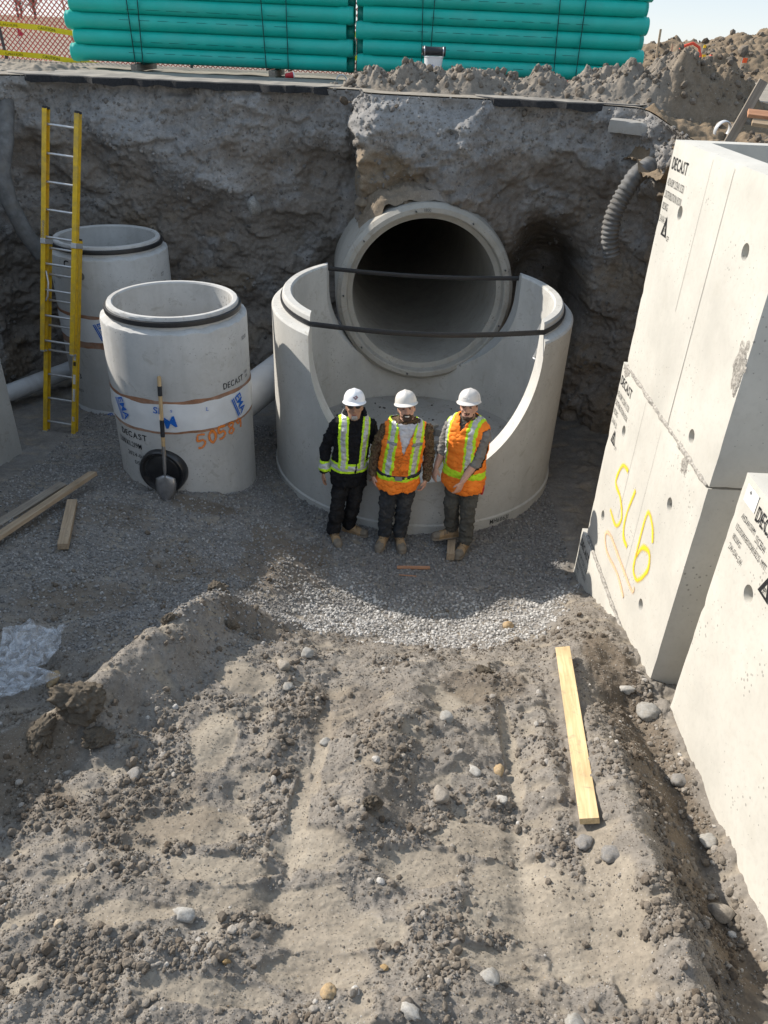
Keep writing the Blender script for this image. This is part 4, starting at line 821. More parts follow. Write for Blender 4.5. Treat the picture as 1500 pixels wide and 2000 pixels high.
# ================================================================== SHOVEL
M_ash = wood('mat_ash_handle', (0.42, 0.28, 0.14), (0.55, 0.39, 0.21), 0.6, 2)
M_blade = plain('mat_steel_blade', (0.30, 0.30, 0.31), 0.35, 0.5, 0.25, 12, metal=0.75, dirt=(0.25, 0.22, 0.19), dirt_amt=0.6)
T0 = Vector((-2.275, 7.07, 1.74)); T1 = Vector((-2.30, 6.90, 0.40)); sh = tag(empty('shovel'), 'long shovel with wooden handle leaning against the front riser', 'shovel')
dz = (T0 - T1).normalized(); dx = Vector((1, 0.1, 0)); dx = (dx - dz * dx.dot(dz)).normalized(); dy = dz.cross(dx)
sh.matrix_world = Matrix(((dx.x, dy.x, dz.x, T1.x), (dx.y, dy.y, dz.y, T1.y), (dx.z, dy.z, dz.z, T1.z), (0, 0, 0, 1))); Ls = (T0 - T1).length
MB().tube([(0, 0, 0.50), (0, 0, Ls - 0.01), (0, 0, Ls)], [0.020, 0.019, 0.012], 14).build('handle', M_ash, sh, smooth=40)
for z0, z1 in ((Ls - 0.20, Ls - 0.10), (0.72, 0.90)): MB().lathe([(0.021, z0), (0.0225, z0 + 0.004), (0.0225, z1 - 0.004), (0.021, z1)], 14).build('black_tape', M_dark, sh)
mb = MB(); bl = [(0.30, 0.018), (0.275, 0.07), (0.26, 0.100), (0.20, 0.108), (0.13, 0.102), (0.07, 0.078), (0.03, 0.045), (0.0, 0.012)]
for i, (z, w) in enumerate(bl):
    for j in range(9): u = j / 8 * 2 - 1; mb.v.append((u * w, -0.030 * (1 - u * u) - 0.02 * (1 - z / 0.3) + 0.01, z))
for i in range(len(bl) - 1):
    for j in range(8): mb.f.append((i * 9 + j, i * 9 + j + 1, (i + 1) * 9 + j + 1, (i + 1) * 9 + j)); mb.m.append(0)
o = mb.build('blade', M_blade, sh, smooth=50); sm = o.modifiers.new('s', 'SOLIDIFY'); sm.thickness = 0.004; bake(o)
MB().tube([(0, 0.0, 0.62), (0, 0, 0.50), (0, -0.008, 0.36), (0, -0.018, 0.26)], [0.0215, 0.0225, 0.020, 0.006], 12, sq=(1, 0.9)).build('socket', M_blade, sh, smooth=50)

# ================================================================== TIMBER
M_pine = wood('mat_pale_pine', (0.55, 0.40, 0.21), (0.68, 0.52, 0.30)); M_pine2 = wood('mat_weathered_pine', (0.34, 0.25, 0.165), (0.46, 0.35, 0.24)); M_grey_wood = wood('mat_grey_timber', (0.22, 0.185, 0.15), (0.32, 0.28, 0.23)); M_cedar = wood('mat_reddish_wood', (0.42, 0.20, 0.11), (0.55, 0.30, 0.18))
def board(name, p0, p1, w, t, mat, label, up=(0, 0, 1), group=None, cat='board', bev=0.003, rough=0.0):
    p0, p1 = Vector(p0), Vector(p1); X = (p1 - p0); L = X.length; X.normalize(); U = Vector(up); U = (U - X * U.dot(X)).normalized(); Y = U.cross(X)
    mb = MB().box((-L / 2, -w / 2, -t / 2), (L / 2, w / 2, t / 2)); o = mb.build(name, mat, None, bevel=bev); c = (p0 + p1) / 2
    o.matrix_world = Matrix(((X.x, Y.x, U.x, c.x), (X.y, Y.y, U.y, c.y), (X.z, Y.z, U.z, c.z), (0, 0, 0, 1))); tag(o, label, cat, group); return o
def gzf(x, y): return float(ground(np.array([x]), np.array([y]))[0])
board('board', (1.366, 4.31, 0.885), (1.185, 2.66, 1.13), 0.105, 0.042, M_pine, 'pale new pine board lying on the right ridge of earth', up=(-0.25, 0.1, 1))
board('board', (-3.13, 7.12, 0.575), (-3.72, 5.0, 0.70), 0.10, 0.04, M_pine2, 'upper of the two long boards at the left edge', up=(-0.15, 0, 1), group='boards lying at the left')
board('board', (-3.40, 6.95, 0.52), (-3.98, 5.2, 0.60), 0.09, 0.04, M_grey_wood, 'darker long board lying under the pale one at the left edge', up=(0.2, 0, 1), group='boards lying at the left')
board('board', (-3.17, 6.60, 0.53), (-2.92, 5.72, 0.595), 0.095, 0.06, M_pine2, 'short rough board lying under the end of a long one', up=(0.1, 0, 1), group='boards lying at the left')
board('wood_splinter', (0.16, 6.42, 0.024), (0.50, 6.44, 0.022), 0.034, 0.02, M_cedar, 'reddish split stick lying on the gravel before the middle worker', cat='stick', bev=0.002)
board('wood_splinter', (0.18, 6.30, 0.018), (0.36, 6.29, 0.018), 0.010, 0.008, M_cedar, 'thin reddish splinter on the gravel below the stick', cat='stick', bev=0.001)
board('timber_block', (0.72, 6.62, 0.045), (0.76, 7.06, 0.045), 0.085, 0.085, M_pine2, 'short wooden block under the boot of the right worker', cat='block')
board('board', (3.46, 8.55, 4.44), (3.22, 8.45, 3.86), 0.09, 0.03, M_grey_wood, 'grey board leaning in the earth above the box stack', up=(0, -1, 0.2))
board('board', (3.33, 8.40, 4.17), (4.3, 8.2, 4.12), 0.10, 0.035, M_cedar, 'upper of the orange brown boards lying on the right bank', up=(0, -0.5, 1))
board('board', (3.36, 8.32, 4.10), (4.3, 8.05, 4.04), 0.10, 0.035, M_pine2, 'lower of the orange brown boards lying on the right bank', up=(0, -0.4, 1))

# ================================================================== UPPER LEVEL: PIPE STACKS
M_teal = plain('mat_teal_pvc', (0.006, 0.44, 0.365), 0.42, 0.45, 0.07, 3, dirt=(0.10, 0.43, 0.36), dirt_amt=0.3)
M_strap = plain('mat_dark_green_strap', (0.012, 0.06, 0.055), 0.5, 0.4, 0.1, 10)
PR, PLN, PITCHZ = 0.101, 4.02, 0.199
def teal_mesh():
    mb = MB(); n = 22; b = PR + 0.014
    prof = [(PR - 0.012, 0.02), (PR - 0.002, 0.0), (PR, 0.012), (PR, PLN - 0.24), (b - 0.004, PLN - 0.20), (b, PLN - 0.17), (b, PLN - 0.10), (b + 0.006, PLN - 0.085), (b + 0.006, PLN - 0.05), (b - 0.002, PLN - 0.03), (b, PLN - 0.012), (b - 0.012, PLN), (PR - 0.008, PLN - 0.01), (PR - 0.012, PLN - 0.16), (PR - 0.012, 0.02)]
    mb.lathe(prof, n); Rm = Matrix.Rotation(pi / 2, 4, 'Y'); mb.v = [tuple(Rm @ Vector(p)) for p in mb.v]
    me = mb.mesh('teal_pipe', M_teal); bm = bmesh.new(); bm.from_mesh(me); bmesh.ops.recalc_face_normals(bm, faces=bm.faces); bm.to_mesh(me); bm.free(); smooth_mesh(me, 35); return me
TEAL = teal_mesh(); M_line = plain('mat_print_line', (0.01, 0.05, 0.05), 0.6, 0.2)
ROWS = ['lowest', 'second', 'third', 'fourth', 'fifth', 'sixth', 'topmost']
def stack(x0, y0, z0, yaw, side, skip=0):
    for k in range(7):
        for c in range(3):
            bell_left = (k + c) % 2 == 0; xo = (0.0 if bell_left else 0.10) + rnd.uniform(-0.015, 0.015)
            o = bpy.data.objects.new('teal_pipe', TEAL); COL.objects.link(o)
            loc = Vector((xo + (PLN if bell_left else 0), c * 0.235, PR + 0.014 + k * PITCHZ)); 
            o.matrix_world = Matrix.Translation((x0, y0, z0)) @ Matrix.Rotation(yaw, 4, 'Z') @ Matrix.Translation(loc) @ Matrix.Rotation(pi if bell_left else 0, 4, 'Z') @ Matrix.Rotation(rnd.uniform(0, 6), 4, 'X')
            if c == 0:
                MW = Matrix.Translation((x0, y0, z0)) @ Matrix.Rotation(yaw, 4, 'Z'); xa = xo + rnd.uniform(0.3, 1.0); an_ = rnd.uniform(-0.5, 0.3); L_ = rnd.uniform(1.6, 2.6)
                def fr_(u, w, a_=an_, lz=loc.z): q = MW @ Vector((u, -(PR + 0.0012) * cos(a_ + w), lz + (PR + 0.0012) * sin(a_ + w))); return tuple(q)
                m_ = MB()
                for sgm in range(9): u0 = xa + L_ * sgm / 9; m_.add([fr_(u0, -0.02), fr_(u0 + L_ / 9 * rnd.uniform(0.35, 0.9), -0.02), fr_(u0 + L_ / 9 * 0.6, 0.025), fr_(u0, 0.025)], [(0, 1, 2, 3)])
                pl2 = m_.build('print_line', M_line, o, fix=False); pl2.matrix_parent_inverse = o.matrix_basis.inverted(); pl2['kind'] = 'stuff'
            if c == 0: lab = 'teal sewer pipe in the front of the %s stack, %s row' % (side, ROWS[k])
            else: lab = 'teal sewer pipe in the rear columns of the %s stack' % side
            tag(o, lab, 'pipe', 'teal pipes of the %s stack%s' % (side, '' if c == 0 else ', rear columns'))
    zt = z0 + 0.03 + 7 * PITCHZ
    Mx = Matrix.Translation((x0, y0, z0)) @ Matrix.Rotation(yaw, 4, 'Z')
    for i, (xa, tilt, nm) in enumerate(((0.95, 0.05, 'outer left'), (1.06, -0.03, 'inner left'), (2.86, 0.07, 'inner right'), (3.18, 0.02, 'outer right'))):
        mb = MB(); hh = 7 * PITCHZ + 0.03; yf = -PR - 0.022; yb = 0.47 + PR + 0.022; w = 0.011
        Pf = [(xa - tilt * 0, yf, 0.0)] + [(xa - tilt * (k + 0.5) / 7, yf, PR + k * PITCHZ) for k in range(7)] + [(xa - tilt, yf, hh), (xa - tilt, yb, hh), (xa, yb, 0.0), (xa, yf, 0.0)]
        mb.tube([tuple(Mx @ Vector(p)) for p in Pf], 0.011, 6, cap=False, sq=(1.0, 0.6)); o = mb.build('strap', M_strap, None, smooth=50)
        tag(o, 'dark strap around the %s pipe stack, the %s one' % (side, nm), 'strap', 'straps around the pipe stacks')
    for i, xa in enumerate((0.95, 2.95)):
        board('timber_block', tuple(Mx @ Vector((xa, -0.22, -0.045))), tuple(Mx @ Vector((xa, 0.8, -0.045))), 0.09, 0.085, M_grey_wood, 'timber bearer under the %s end of the %s pipe stack' % (('left', 'right')[i], side), group='timber bearers under the pipes', cat='timber')
stack(-4.86, 12.98, RIM + 0.10, radians(-0.3), 'left')
stack(-0.70, 12.90, RIM + 0.13, radians(0.4), 'right')

# ---- small things on the rim
M_white_pl = plain('mat_white_plastic', (0.75, 0.75, 0.76), 0.35, 0.5, 0.05, 5, dirt=(0.5, 0.46, 0.42)); M_red = plain('mat_red_paper', (0.45, 0.02, 0.03), 0.5, 0.4, 0.1, 10)
bk = tag(empty('bucket', (0.385, 11.9, 4.185)), 'white pail with a black pipe piece on it, on the berm', 'bucket')
MB().lathe([(0.001, 0.0), (0.10, 0.0), (0.125, 0.25), (0.132, 0.252), (0.132, 0.262), (0.12, 0.262), (0.10, 0.01)], 28).build('pail', M_white_pl, bk, smooth=40)
lettering('label_print', M_blue, lambda x, y: (0.115 * sin(x / 0.115), -0.117 * cos(x / 0.115), y), [('PVC', -0.07, 0.15, 0.05, 1.0), ('cement', -0.07, 0.10, 0.035, 1.0)], bk)
cp = tag(empty('black_coupling', (0.385, 11.9, 4.505)), 'black rubber pipe coupling lying on top of the white pail', 'coupling')
MB().lathe([(0.047, -0.15), (0.052, -0.155), (0.056, -0.15), (0.056, -0.10), (0.052, -0.095), (0.052, 0.095), (0.056, 0.10), (0.056, 0.15), (0.052, 0.155), (0.047, 0.15)], 24).build('sleeve', M_rubber, cp, (0, 0, 0), (0, pi / 2, 0), smooth=40)
for s_ in (-0.125, 0.125): MB().lathe([(0.0565, -0.008), (0.0585, -0.006), (0.0585, 0.006), (0.0565, 0.008)], 24).build('clamp', M_steel, cp, (s_, 0, 0), (0, pi / 2, 0))
cu = tag(empty('paper_cup', (-1.66, 12.35, 4.122), (0, radians(84), radians(20))), 'red paper cup with white lid lying below the pipes', 'cup')
MB().lathe([(0.001, 0), (0.028, 0), (0.040, 0.11), (0.042, 0.112)], 18).build('cup_body', M_red, cu, smooth=50); MB().lathe([(0.043, 0.106), (0.044, 0.115), (0.036, 0.122), (0.035, 0.118), (0.001, 0.118)], 18).build('lid', M_white_pl, cu, smooth=50)
mb = MB(); mb.tube([(0.085 * cos(a), 0, 0.085 * sin(a)) for a in np.linspace(-0.5, pi + 0.5, 22)], 0.012, 8, sq=(0.7, 2.2), up=(0, 1, 0)); o = mb.build('pipe_ring', M_pvc, None, (3.33, 8.95, 3.97), (0.2, 0, 0.3), smooth=50); tag(o, 'pale ring cut from a pipe, half buried in the right bank', 'pipe ring')
mb = MB(); mb.tube([(0.07 * cos(a), 0, 0.07 * sin(a)) for a in np.linspace(0.1, pi - 0.1, 16)], 0.009, 8); o = mb.build('hose_loop', M_pvc, None, (-0.86, 12.2, 4.10), (0, 0, 0.2), smooth=50); tag(o, 'thin white hose loop between the two pipe stacks', 'hose')
o = rough_box('kerb_slab', (-0.32, -0.22, -0.07), (0.32, 0.22, 0.07), M_con_old, None, 0.035, 0.05, 240); o.location = (2.82, 10.28, 3.86); o.rotation_euler = (0.05, 0.03, -0.35); tag(o, 'broken slab of old concrete sticking out below the berm', 'slab')
M_stone_pale = plain('mat_pale_stone', (0.30, 0.29, 0.27), 0.9, 0.2, 0.25, 9, bmp=0.3, dirt=(0.17, 0.155, 0.14), dirt_amt=0.8)
def stone_mesh(seed, mat, flat=0.7, rough=0.25, sub=3):
    bm = bmesh.new(); bmesh.ops.create_icosphere(bm, subdivisions=sub, radius=1.0); P = np.array([v.co for v in bm.verts])
    k = 1 + rough * (fbm(P[:, 0] * 1.1 + seed * 3.7, P[:, 1] * 1.1 + P[:, 2] * 1.3, 3, seed)) + 0.5 * rough * fbm(P[:, 2] * 1.7, P[:, 0] * 1.5 - P[:, 1], 3, seed + 3)
    P = P * k[:, None]; rs = np.random.RandomState(seed + 50)
    for _ in range(9):
        dr = rs.normal(size=3); dr /= np.linalg.norm(dr); h = rs.uniform(0.62, 0.92); over = np.clip(P @ dr - h, 0, None); P = P - 0.85 * over[:, None] * dr
    P = P + 0.02 * np.stack([fbm(P[:, 0] * 5, P[:, 1] * 5 + P[:, 2] * 4, 3, seed + 8)] * 3, -1) * P
    for v, q in zip(bm.verts, P): v.co = Vector((q[0], q[1] * 0.85, q[2] * flat))
    for f in bm.faces: f.smooth = True
    me = bpy.data.meshes.new('stone'); bm.to_mesh(me); bm.free(); me.materials.append(mat); return me
o = link('stone', stone_mesh(3, M_stone_pale), None, (-1.96, 11.02, 2.62), (0.3, 1.2, 0.2)); o.scale = (0.16, 0.12, 0.11); tag(o, 'pale oval boulder stuck in the left earth wall', 'stone')

# ---- fence with orange netting and tape behind the left stack
M_net = plain('mat_orange_netting', (0.58, 0.12, 0.10), 0.6, 0.3, 0.15, 3); M_post = plain('mat_dark_post', (0.10, 0.085, 0.085), 0.7, 0.3); M_tape = plain('mat_yellow_tape', (0.80, 0.62, 0.01), 0.5, 0.4, 0.05, 4)
fe = tag(empty('mesh_fence', (0, 0, 0)), 'orange plastic netting fence behind the pipe stacks', 'fence')
FX0, FX1, FY, FZ0, FZ1 = -9.5, 1.6, 15.0, RIM + 0.0, RIM + 1.35
mb = MB(); st = 0.085; wd = 0.011; hgt = FZ1 - FZ0
for k in range(int((FX1 - FX0 + hgt) / st)):
    for sg in (1, -1):
        xa = FX0 - hgt + k * st if sg == 1 else FX0 + k * st; za = FZ0; xb = xa + sg * hgt; zb = FZ1
        if max(xa, xb) < FX0 or min(xa, xb) > FX1: continue
        y_ = FY + 0.004 * sg
        mb.add([(xa - wd, y_, za), (xa + wd, y_, za), (xb + wd, y_, zb), (xb - wd, y_, zb)], [(0, 1, 2, 3)])
o = mb.build('netting', M_net, fe, fix=False); o['kind'] = 'stuff'
for x, t in ((-6.72, -0.10), (-3.6, 0.02), (-0.8, 0.03), (1.5, 0.0), (-9.3, 0.0)): MB().tube([(x, FY - 0.05, RIM - 0.25), (x + t, FY - 0.05, FZ1 + 0.05)], 0.026, 8).build('post', M_post, fe, smooth=50)
for nm, pa, pb in (('upper', (-9.4, 4.80), (-4.6, 4.42)), ('lower', (-9.4, 4.36), (-4.6, 4.02))):
    tp = tag(empty('caution_tape', (0, 0, 0)), '%s yellow caution tape strung along the netting at the left' % nm, 'tape', 'yellow caution tapes'); n = 40; mb = MB(); h = 0.038
    def tz(x): t = (x - pa[0]) / (pb[0] - pa[0]); return pa[1] + (pb[1] - pa[1]) * t - 0.03 * sin(pi * ((x * 0.33) % 1))
    for i in range(n + 1): x = pa[0] + (pb[0] - pa[0]) * i / n; mb.v += [(x, FY - 0.09, tz(x) - h), (x, FY - 0.09 + 0.01 * sin(x * 5), tz(x) + h)]
    for i in range(n): mb.f.append((2 * i, 2 * i + 2, 2 * i + 3, 2 * i + 1)); mb.m.append(0)
    mb.build('band', M_tape, tp, fix=False, smooth=None)
    lettering('tape_print', M_ink, lambda x, y: (x, FY - 0.096, tz(x) - 0.022 + y), [('CAUTION', pa[0] + 0.2 + k * 0.62, 0, 0.058, 1.1) for k in range(7)], tp)
tp = tag(empty('caution_tape', (0, 0, 0)), 'yellow caution tape crossing the gap between the pipe stacks', 'tape', 'yellow caution tapes')
for k, z in enumerate((4.60, 4.27)): MB().add([(-1.6, FY - 0.09, z + 0.02), (0.6, FY - 0.09, z - 0.03), (0.6, FY - 0.09, z + 0.045), (-1.6, FY - 0.09, z + 0.095)], [(0, 1, 2, 3)]).build('band', M_tape, tp, fix=False)
M_stake = wood('mat_lath_stake', (0.45, 0.33, 0.22), (0.58, 0.45, 0.32), 0.8, 0); M_or = plain('mat_orange_flag', (0.75, 0.10, 0.02), 0.6, 0.3, 0.05); M_yf = plain('mat_yellow_flag', (0.80, 0.50, 0.02), 0.6, 0.3, 0.05); M_oh = plain('mat_orange_conduit', (0.72, 0.08, 0.035), 0.45, 0.4, 0.1)
for x, y, h, t, w, lab in ((-6.35, 17.2, 1.5, 0.22, 0.035, 'tall survey stake behind the netting fence at the left'), (-6.2, 17.3, 0.42, 0.05, 0.035, 'short survey stake beside the tall one at the left'), (4.22, 15.0, 0.85, 0.04, 0.035, 'tall pale survey stake right of the pipe stacks'), (4.46, 15.0, 0.66, 0.04, 0.03, 'shorter pale survey stake beside the orange conduit'), (3.72, 14.6, 0.55, 0.02, 0.02, 'thin survey stake close to the right pipe stack')):
    board('survey_stake', (x, y, RIM - 0.05), (x - t, y, RIM + h), w, 0.014, M_stake, lab, up=(0, -1, 0), group='survey stakes', cat='stake', bev=0.001)
def pin_flag(x, y, h, mat, lab, s=0.09):
    t = tag(empty('marker_flag', (x, y, RIM)), lab, 'flag', 'marker flags'); MB().tube([(0, 0, -0.05), (0.01, 0, h)], 0.004, 5).build('wire', M_steel, t)
    mb = MB(); n = 6
    for i in range(n): u = i / (n - 1); mb.v += [(0.01 + u * s, -0.02 * sin(u * 4), h), (0.01 + u * s, -0.02 * sin(u * 4 + 0.5), h - s * 0.8)]
    for i in range(n - 1): mb.f.append((2 * i, 2 * i + 2, 2 * i + 3, 2 * i + 1)); mb.m.append(0)
    mb.build('flag', mat, t, fix=False)
pin_flag(4.22, 14.8, 0.50, M_or, 'orange marker flag left of the conduit loop', 0.08); pin_flag(4.19, 14.4, 0.42, M_yf, 'yellow marker flag nearest the pipe stack', 0.09); pin_flag(4.60, 15.2, 0.48, M_yf, 'small yellow marker flag under the conduit loop', 0.05)
pin_flag(5.02, 15.3, 0.66, M_yf, 'tall yellow marker flag right of the conduit loop', 0.06); pin_flag(4.96, 15.1, 0.52, M_yf, 'lower yellow marker flag right of the conduit loop', 0.08); pin_flag(5.62, 15.0, 0.50, M_or, 'orange marker flag before the spoil heap', 0.09); pin_flag(3.70, 14.9, 0.60, M_or, 'narrow orange marker flag beside the pipe stack', 0.04)
mb = MB(); mb.tube([(4.36, 14.9, 4.40), (4.45, 14.9, 4.55), (4.57, 14.9, 4.68), (4.72, 14.9, 4.735), (4.83, 14.88, 4.68), (4.88, 14.85, 4.55), (4.86, 14.8, 4.40), (4.80, 14.75, 4.15)], 0.022, 8); o = mb.build('orange_conduit', M_oh, None, smooth=60); tag(o, 'orange plastic conduit bent in a loop behind the berm', 'conduit')
mb = MB(); mb.tube([(4.90, 14.7, 4.1), (4.95, 14.7, 4.45), (5.0, 14.7, 4.58)], 0.026, 8); o = mb.build('orange_conduit', M_oh, None, smooth=60); tag(o, 'short upright end of orange conduit beside the loop', 'conduit')
fl_ = tag(empty('marker_flag', (-8.0, 18.5, RIM)), 'red pennant flag behind the netting at the left', 'flag', 'marker flags'); MB().tube([(0, 0, -0.05), (0, 0, 0.42)], 0.006, 5).build('wire', M_steel, fl_); MB().add([(0.0, 0, 0.42), (0.13, 0.02, 0.30), (0.0, 0, 0.26)], [(0, 1, 2)]).build('flag', plain('mat_red_flag', (0.45, 0.03, 0.08), 0.6), fl_, fix=False)

# ---- bare trees and poles on the horizon, left
M_bark = plain('mat_bare_bark', (0.13, 0.10, 0.085), 0.9, 0.1, 0.3, 2); M_twig = plain('mat_bare_twigs', (0.20, 0.15, 0.115), 0.9, 0.1, 0.3, 1)
def bare_tree(x, y, h, lab, seed):
    rr = random.Random(seed); t = tag(empty('bare_tree', (x, y, RIM - 0.3)), lab, 'tree', 'bare trees on the horizon'); tr = MB(); cr = MB()
    tr.tube([(0, 0, 0), (0.05 * h, 0, h * 0.3), (0.02 * h, 0, h * 0.62)], [0.045 * h, 0.035 * h, 0.015 * h], 7)
    for k in range(26):
        a = rr.uniform(0, 2 * pi); z0 = rr.uniform(0.15, 0.6) * h; L = rr.uniform(0.2, 0.45) * h; el = rr.uniform(0.5, 1.2); p0 = Vector((0, 0, z0)); p1 = p0 + Vector((cos(a) * cos(el), sin(a) * cos(el), sin(el))) * L
        cr.tube([p0, (p0 + p1) / 2 + Vector((0, 0, -0.02 * h)), p1], [0.012 * h, 0.008 * h, 0.003 * h], 5)
        for j in range(22):
            q = p0.lerp(p1, rr.uniform(0.35, 1)); dd = Vector((rr.gauss(0, 1), rr.gauss(0, 1), rr.gauss(0.6, 0.8))).normalized() * rr.uniform(0.06, 0.16) * h; s_ = dd.cross(Vector((rr.gauss(0, 1), rr.gauss(0, 1), 1))).normalized() * 0.006 * h
            cr.add([q - s_, q + s_, q + dd], [(0, 1, 2)])
    tr.build('trunk', M_bark, t, smooth=50); cr.build('crown', M_twig, t, fix=False)
for k, (x, y, h, w_) in enumerate(((-88, 190, 6.5, 'first'), (-83, 195, 5.6, 'second'), (-78, 190, 5.8, 'third'), (-73, 200, 5.0, 'fourth'), (-68, 190, 4.6, 'fifth'), (-93, 200, 5.5, 'leftmost'))):
    bare_tree(x, y, h, 'bare brownish tree on the left horizon, ' + (w_ + ' of the row' if w_ == 'leftmost' else w_ + ' from the left edge of the row'), 300 + k)
for k, (x, y, h, lab) in enumerate(((-60, 140, 6.0, 'dark utility pole on the left horizon nearest the tall stake'), (-70, 150, 6.5, 'dark utility pole before the bare trees at the left'))):
    p = tag(empty('utility_pole', (x, y, RIM)), lab, 'pole', 'utility poles'); MB().tube([(0, 0, -0.5), (0, 0, h)], [0.16, 0.10], 7).build('post', M_bark, p); MB().box((-0.9, -0.06, h - 0.7), (0.9, 0.06, h - 0.55)).build('crossarm', M_bark, p)

# ================================================================== PEOPLE
from mathutils.bvhtree import BVHTree
SK, TOP, PANT, BOOT, HAIR, SHIRT, SOLE, DARK, LIP, TEETH = range(10)
def ring_loft(mb, rings, m, n=22):
    """rings: (centre, half axis a, half axis b) ellipses, closed at both ends"""
    b = len(mb.v)
    for c, a, d_ in rings:
        for j in range(n): t = 2 * pi * j / n; mb.v.append(tuple(Vector(c) + Vector(a) * cos(t) + Vector(d_) * sin(t)))
    for i in range(len(rings) - 1):
        for j in range(n): j2 = (j + 1) % n; mb.f.append((b + i * n + j, b + i * n + j2, b + (i + 1) * n + j2, b + (i + 1) * n + j)); mb.m.append(m)
    mb.f.append(tuple(b + j for j in reversed(range(n)))); mb.m.append(m); mb.f.append(tuple(b + (len(rings) - 1) * n + j for j in range(n))); mb.m.append(m)
def limb(mb, pts, rads, m, n=16):
    """smooth tapered limb through the joints, rounded ends"""
    P = [Vector(p) for p in pts]; Q = []; Rr = []
    for i in range(len(P) - 1):
        a, b, c, d_ = P[max(i - 1, 0)], P[i], P[i + 1], P[min(i + 2, len(P) - 1)]
        for k in range(8):
            t = k / 8; q = 0.5 * ((2 * b) + (c - a) * t + (2 * a - 5 * b + 4 * c - d_) * t * t + (3 * b - a - 3 * c + d_) * t ** 3); Q.append(b.lerp(c, t).lerp(q, 0.6)); Rr.append(rads[i] + (rads[i + 1] - rads[i]) * t)
    Q.append(P[-1]); Rr.append(rads[-1])
    d0 = (Q[0] - Q[1]).normalized(); d1 = (Q[-1] - Q[-2]).normalized()
    Q = [Q[0] + d0 * Rr[0] * 0.75, Q[0] + d0 * Rr[0] * 0.45] + Q + [Q[-1] + d1 * Rr[-1] * 0.45, Q[-1] + d1 * Rr[-1] * 0.75]; Rr = [Rr[0] * 0.35, Rr[0] * 0.85] + Rr + [Rr[-1] * 0.85, Rr[-1] * 0.35]
    mb.tube(Q, Rr, n, m)
def ball(mb, c, r, m, n=14):
    rg = []
    for k in range(9): a = -pi / 2 + pi * (k + 0.5) / 9; rg.append((Vector(c) + Vector((0, 0, r[2] * sin(a))), (r[0] * cos(a), 0, 0), (0, r[1] * cos(a), 0)))
    ring_loft(mb, rg, m, n)
def oball(mb, c, ax, ay, az, m, n=14):
    rg = []
    for k in range(9): a = -pi / 2 + pi * (k + 0.5) / 9; rg.append((Vector(c) + Vector(az) * sin(a), Vector(ax) * cos(a), Vector(ay) * cos(a)))
    ring_loft(mb, rg, m, n)
def hand(mb, wr, end, palm_n, thumb_dir, curl=0.35):
    wr, end = Vector(wr), Vector(end); d_ = (end - wr).normalized(); pn = Vector(palm_n); pn = (pn - d_ * pn.dot(d_)).normalized(); sd = d_.cross(pn); th = Vector(thumb_dir)
    if sd.dot(th) < 0: sd = -sd
    # palm
    ring_loft(mb, [(wr, sd * 0.027, pn * 0.021), (wr + d_ * 0.03, sd * 0.035, pn * 0.018), (wr + d_ * 0.065, sd * 0.042, pn * 0.015), (wr + d_ * 0.09, sd * 0.041, pn * 0.013)], SK, 14)
    for k, (off, L) in enumerate(((0.031, 0.072), (0.0105, 0.082), (-0.0105, 0.076), (-0.031, 0.060))):
        b0 = wr + d_ * 0.085 + sd * off; c_ = curl * (1 + 0.15 * k); p1 = b0 + (d_ * cos(c_ * 0.6) + pn * sin(c_ * 0.6)) * L * 0.45; p2 = p1 + (d_ * cos(c_ * 1.8) + pn * sin(c_ * 1.8)) * L * 0.32; p3 = p2 + (d_ * cos(c_ * 2.6) + pn * sin(c_ * 2.6)) * L * 0.26
        mb.tube([b0 - d_ * 0.01, b0, p1, p2, p3, p3 + (p3 - p2).normalized() * 0.005], [0.0092, 0.0098, 0.0092, 0.0085, 0.0072, 0.003], 9, SK)
    t0 = wr + d_ * 0.025 + sd * 0.028; t1 = t0 + (d_ * 0.7 + sd * 0.6 + pn * 0.25).normalized() * 0.038; t2 = t1 + (d_ * 0.9 + sd * 0.25 + pn * 0.4).normalized() * 0.032; mb.tube([t0 - sd * 0.012, t0, t1, t2, t2 + (t2 - t1).normalized() * 0.006], [0.012, 0.0125, 0.011, 0.009, 0.004], 9, SK)
def boot(mb, ank, toe, knee, zg):
    ank, toe = Vector(ank), Vector(toe); f = Vector((toe.x - ank.x, toe.y - ank.y, 0)).normalized(); s = Vector((-f.y, f.x, 0)); a = Vector((ank.x, ank.y, 0)); L = 0.20
    limb(mb, [ank + (Vector(knee) - ank).normalized() * 0.10, ank + Vector((0, 0, -0.01)), Vector((a.x, a.y, zg + 0.06))], [0.056, 0.054, 0.048], BOOT)
    rg = []
    for t, w, h in ((-0.078, 0.022, 0.030), (-0.070, 0.036, 0.050), (-0.04, 0.043, 0.062), (0.0, 0.044, 0.066), (0.05, 0.044, 0.058), (0.10, 0.049, 0.045), (0.15, 0.053, 0.038), (0.185, 0.050, 0.037), (0.21, 0.038, 0.031), (0.222, 0.018, 0.018)):
        rg.append((a + f * t + Vector((0, 0, zg + 0.018 + h * 0.92)), s * w, Vector((0, 0, h))))
    ring_loft(mb, rg, BOOT, 18)
    sg = [(a + f * t + Vector((0, 0, zg + 0.014)), s * w, Vector((0, 0, 0.014))) for t, w in ((-0.082, 0.022), (-0.07, 0.039), (0.0, 0.045), (0.06, 0.044), (0.14, 0.055), (0.19, 0.052), (0.22, 0.034), (0.228, 0.015))]
    ring_loft(mb, sg, SOLE, 14)

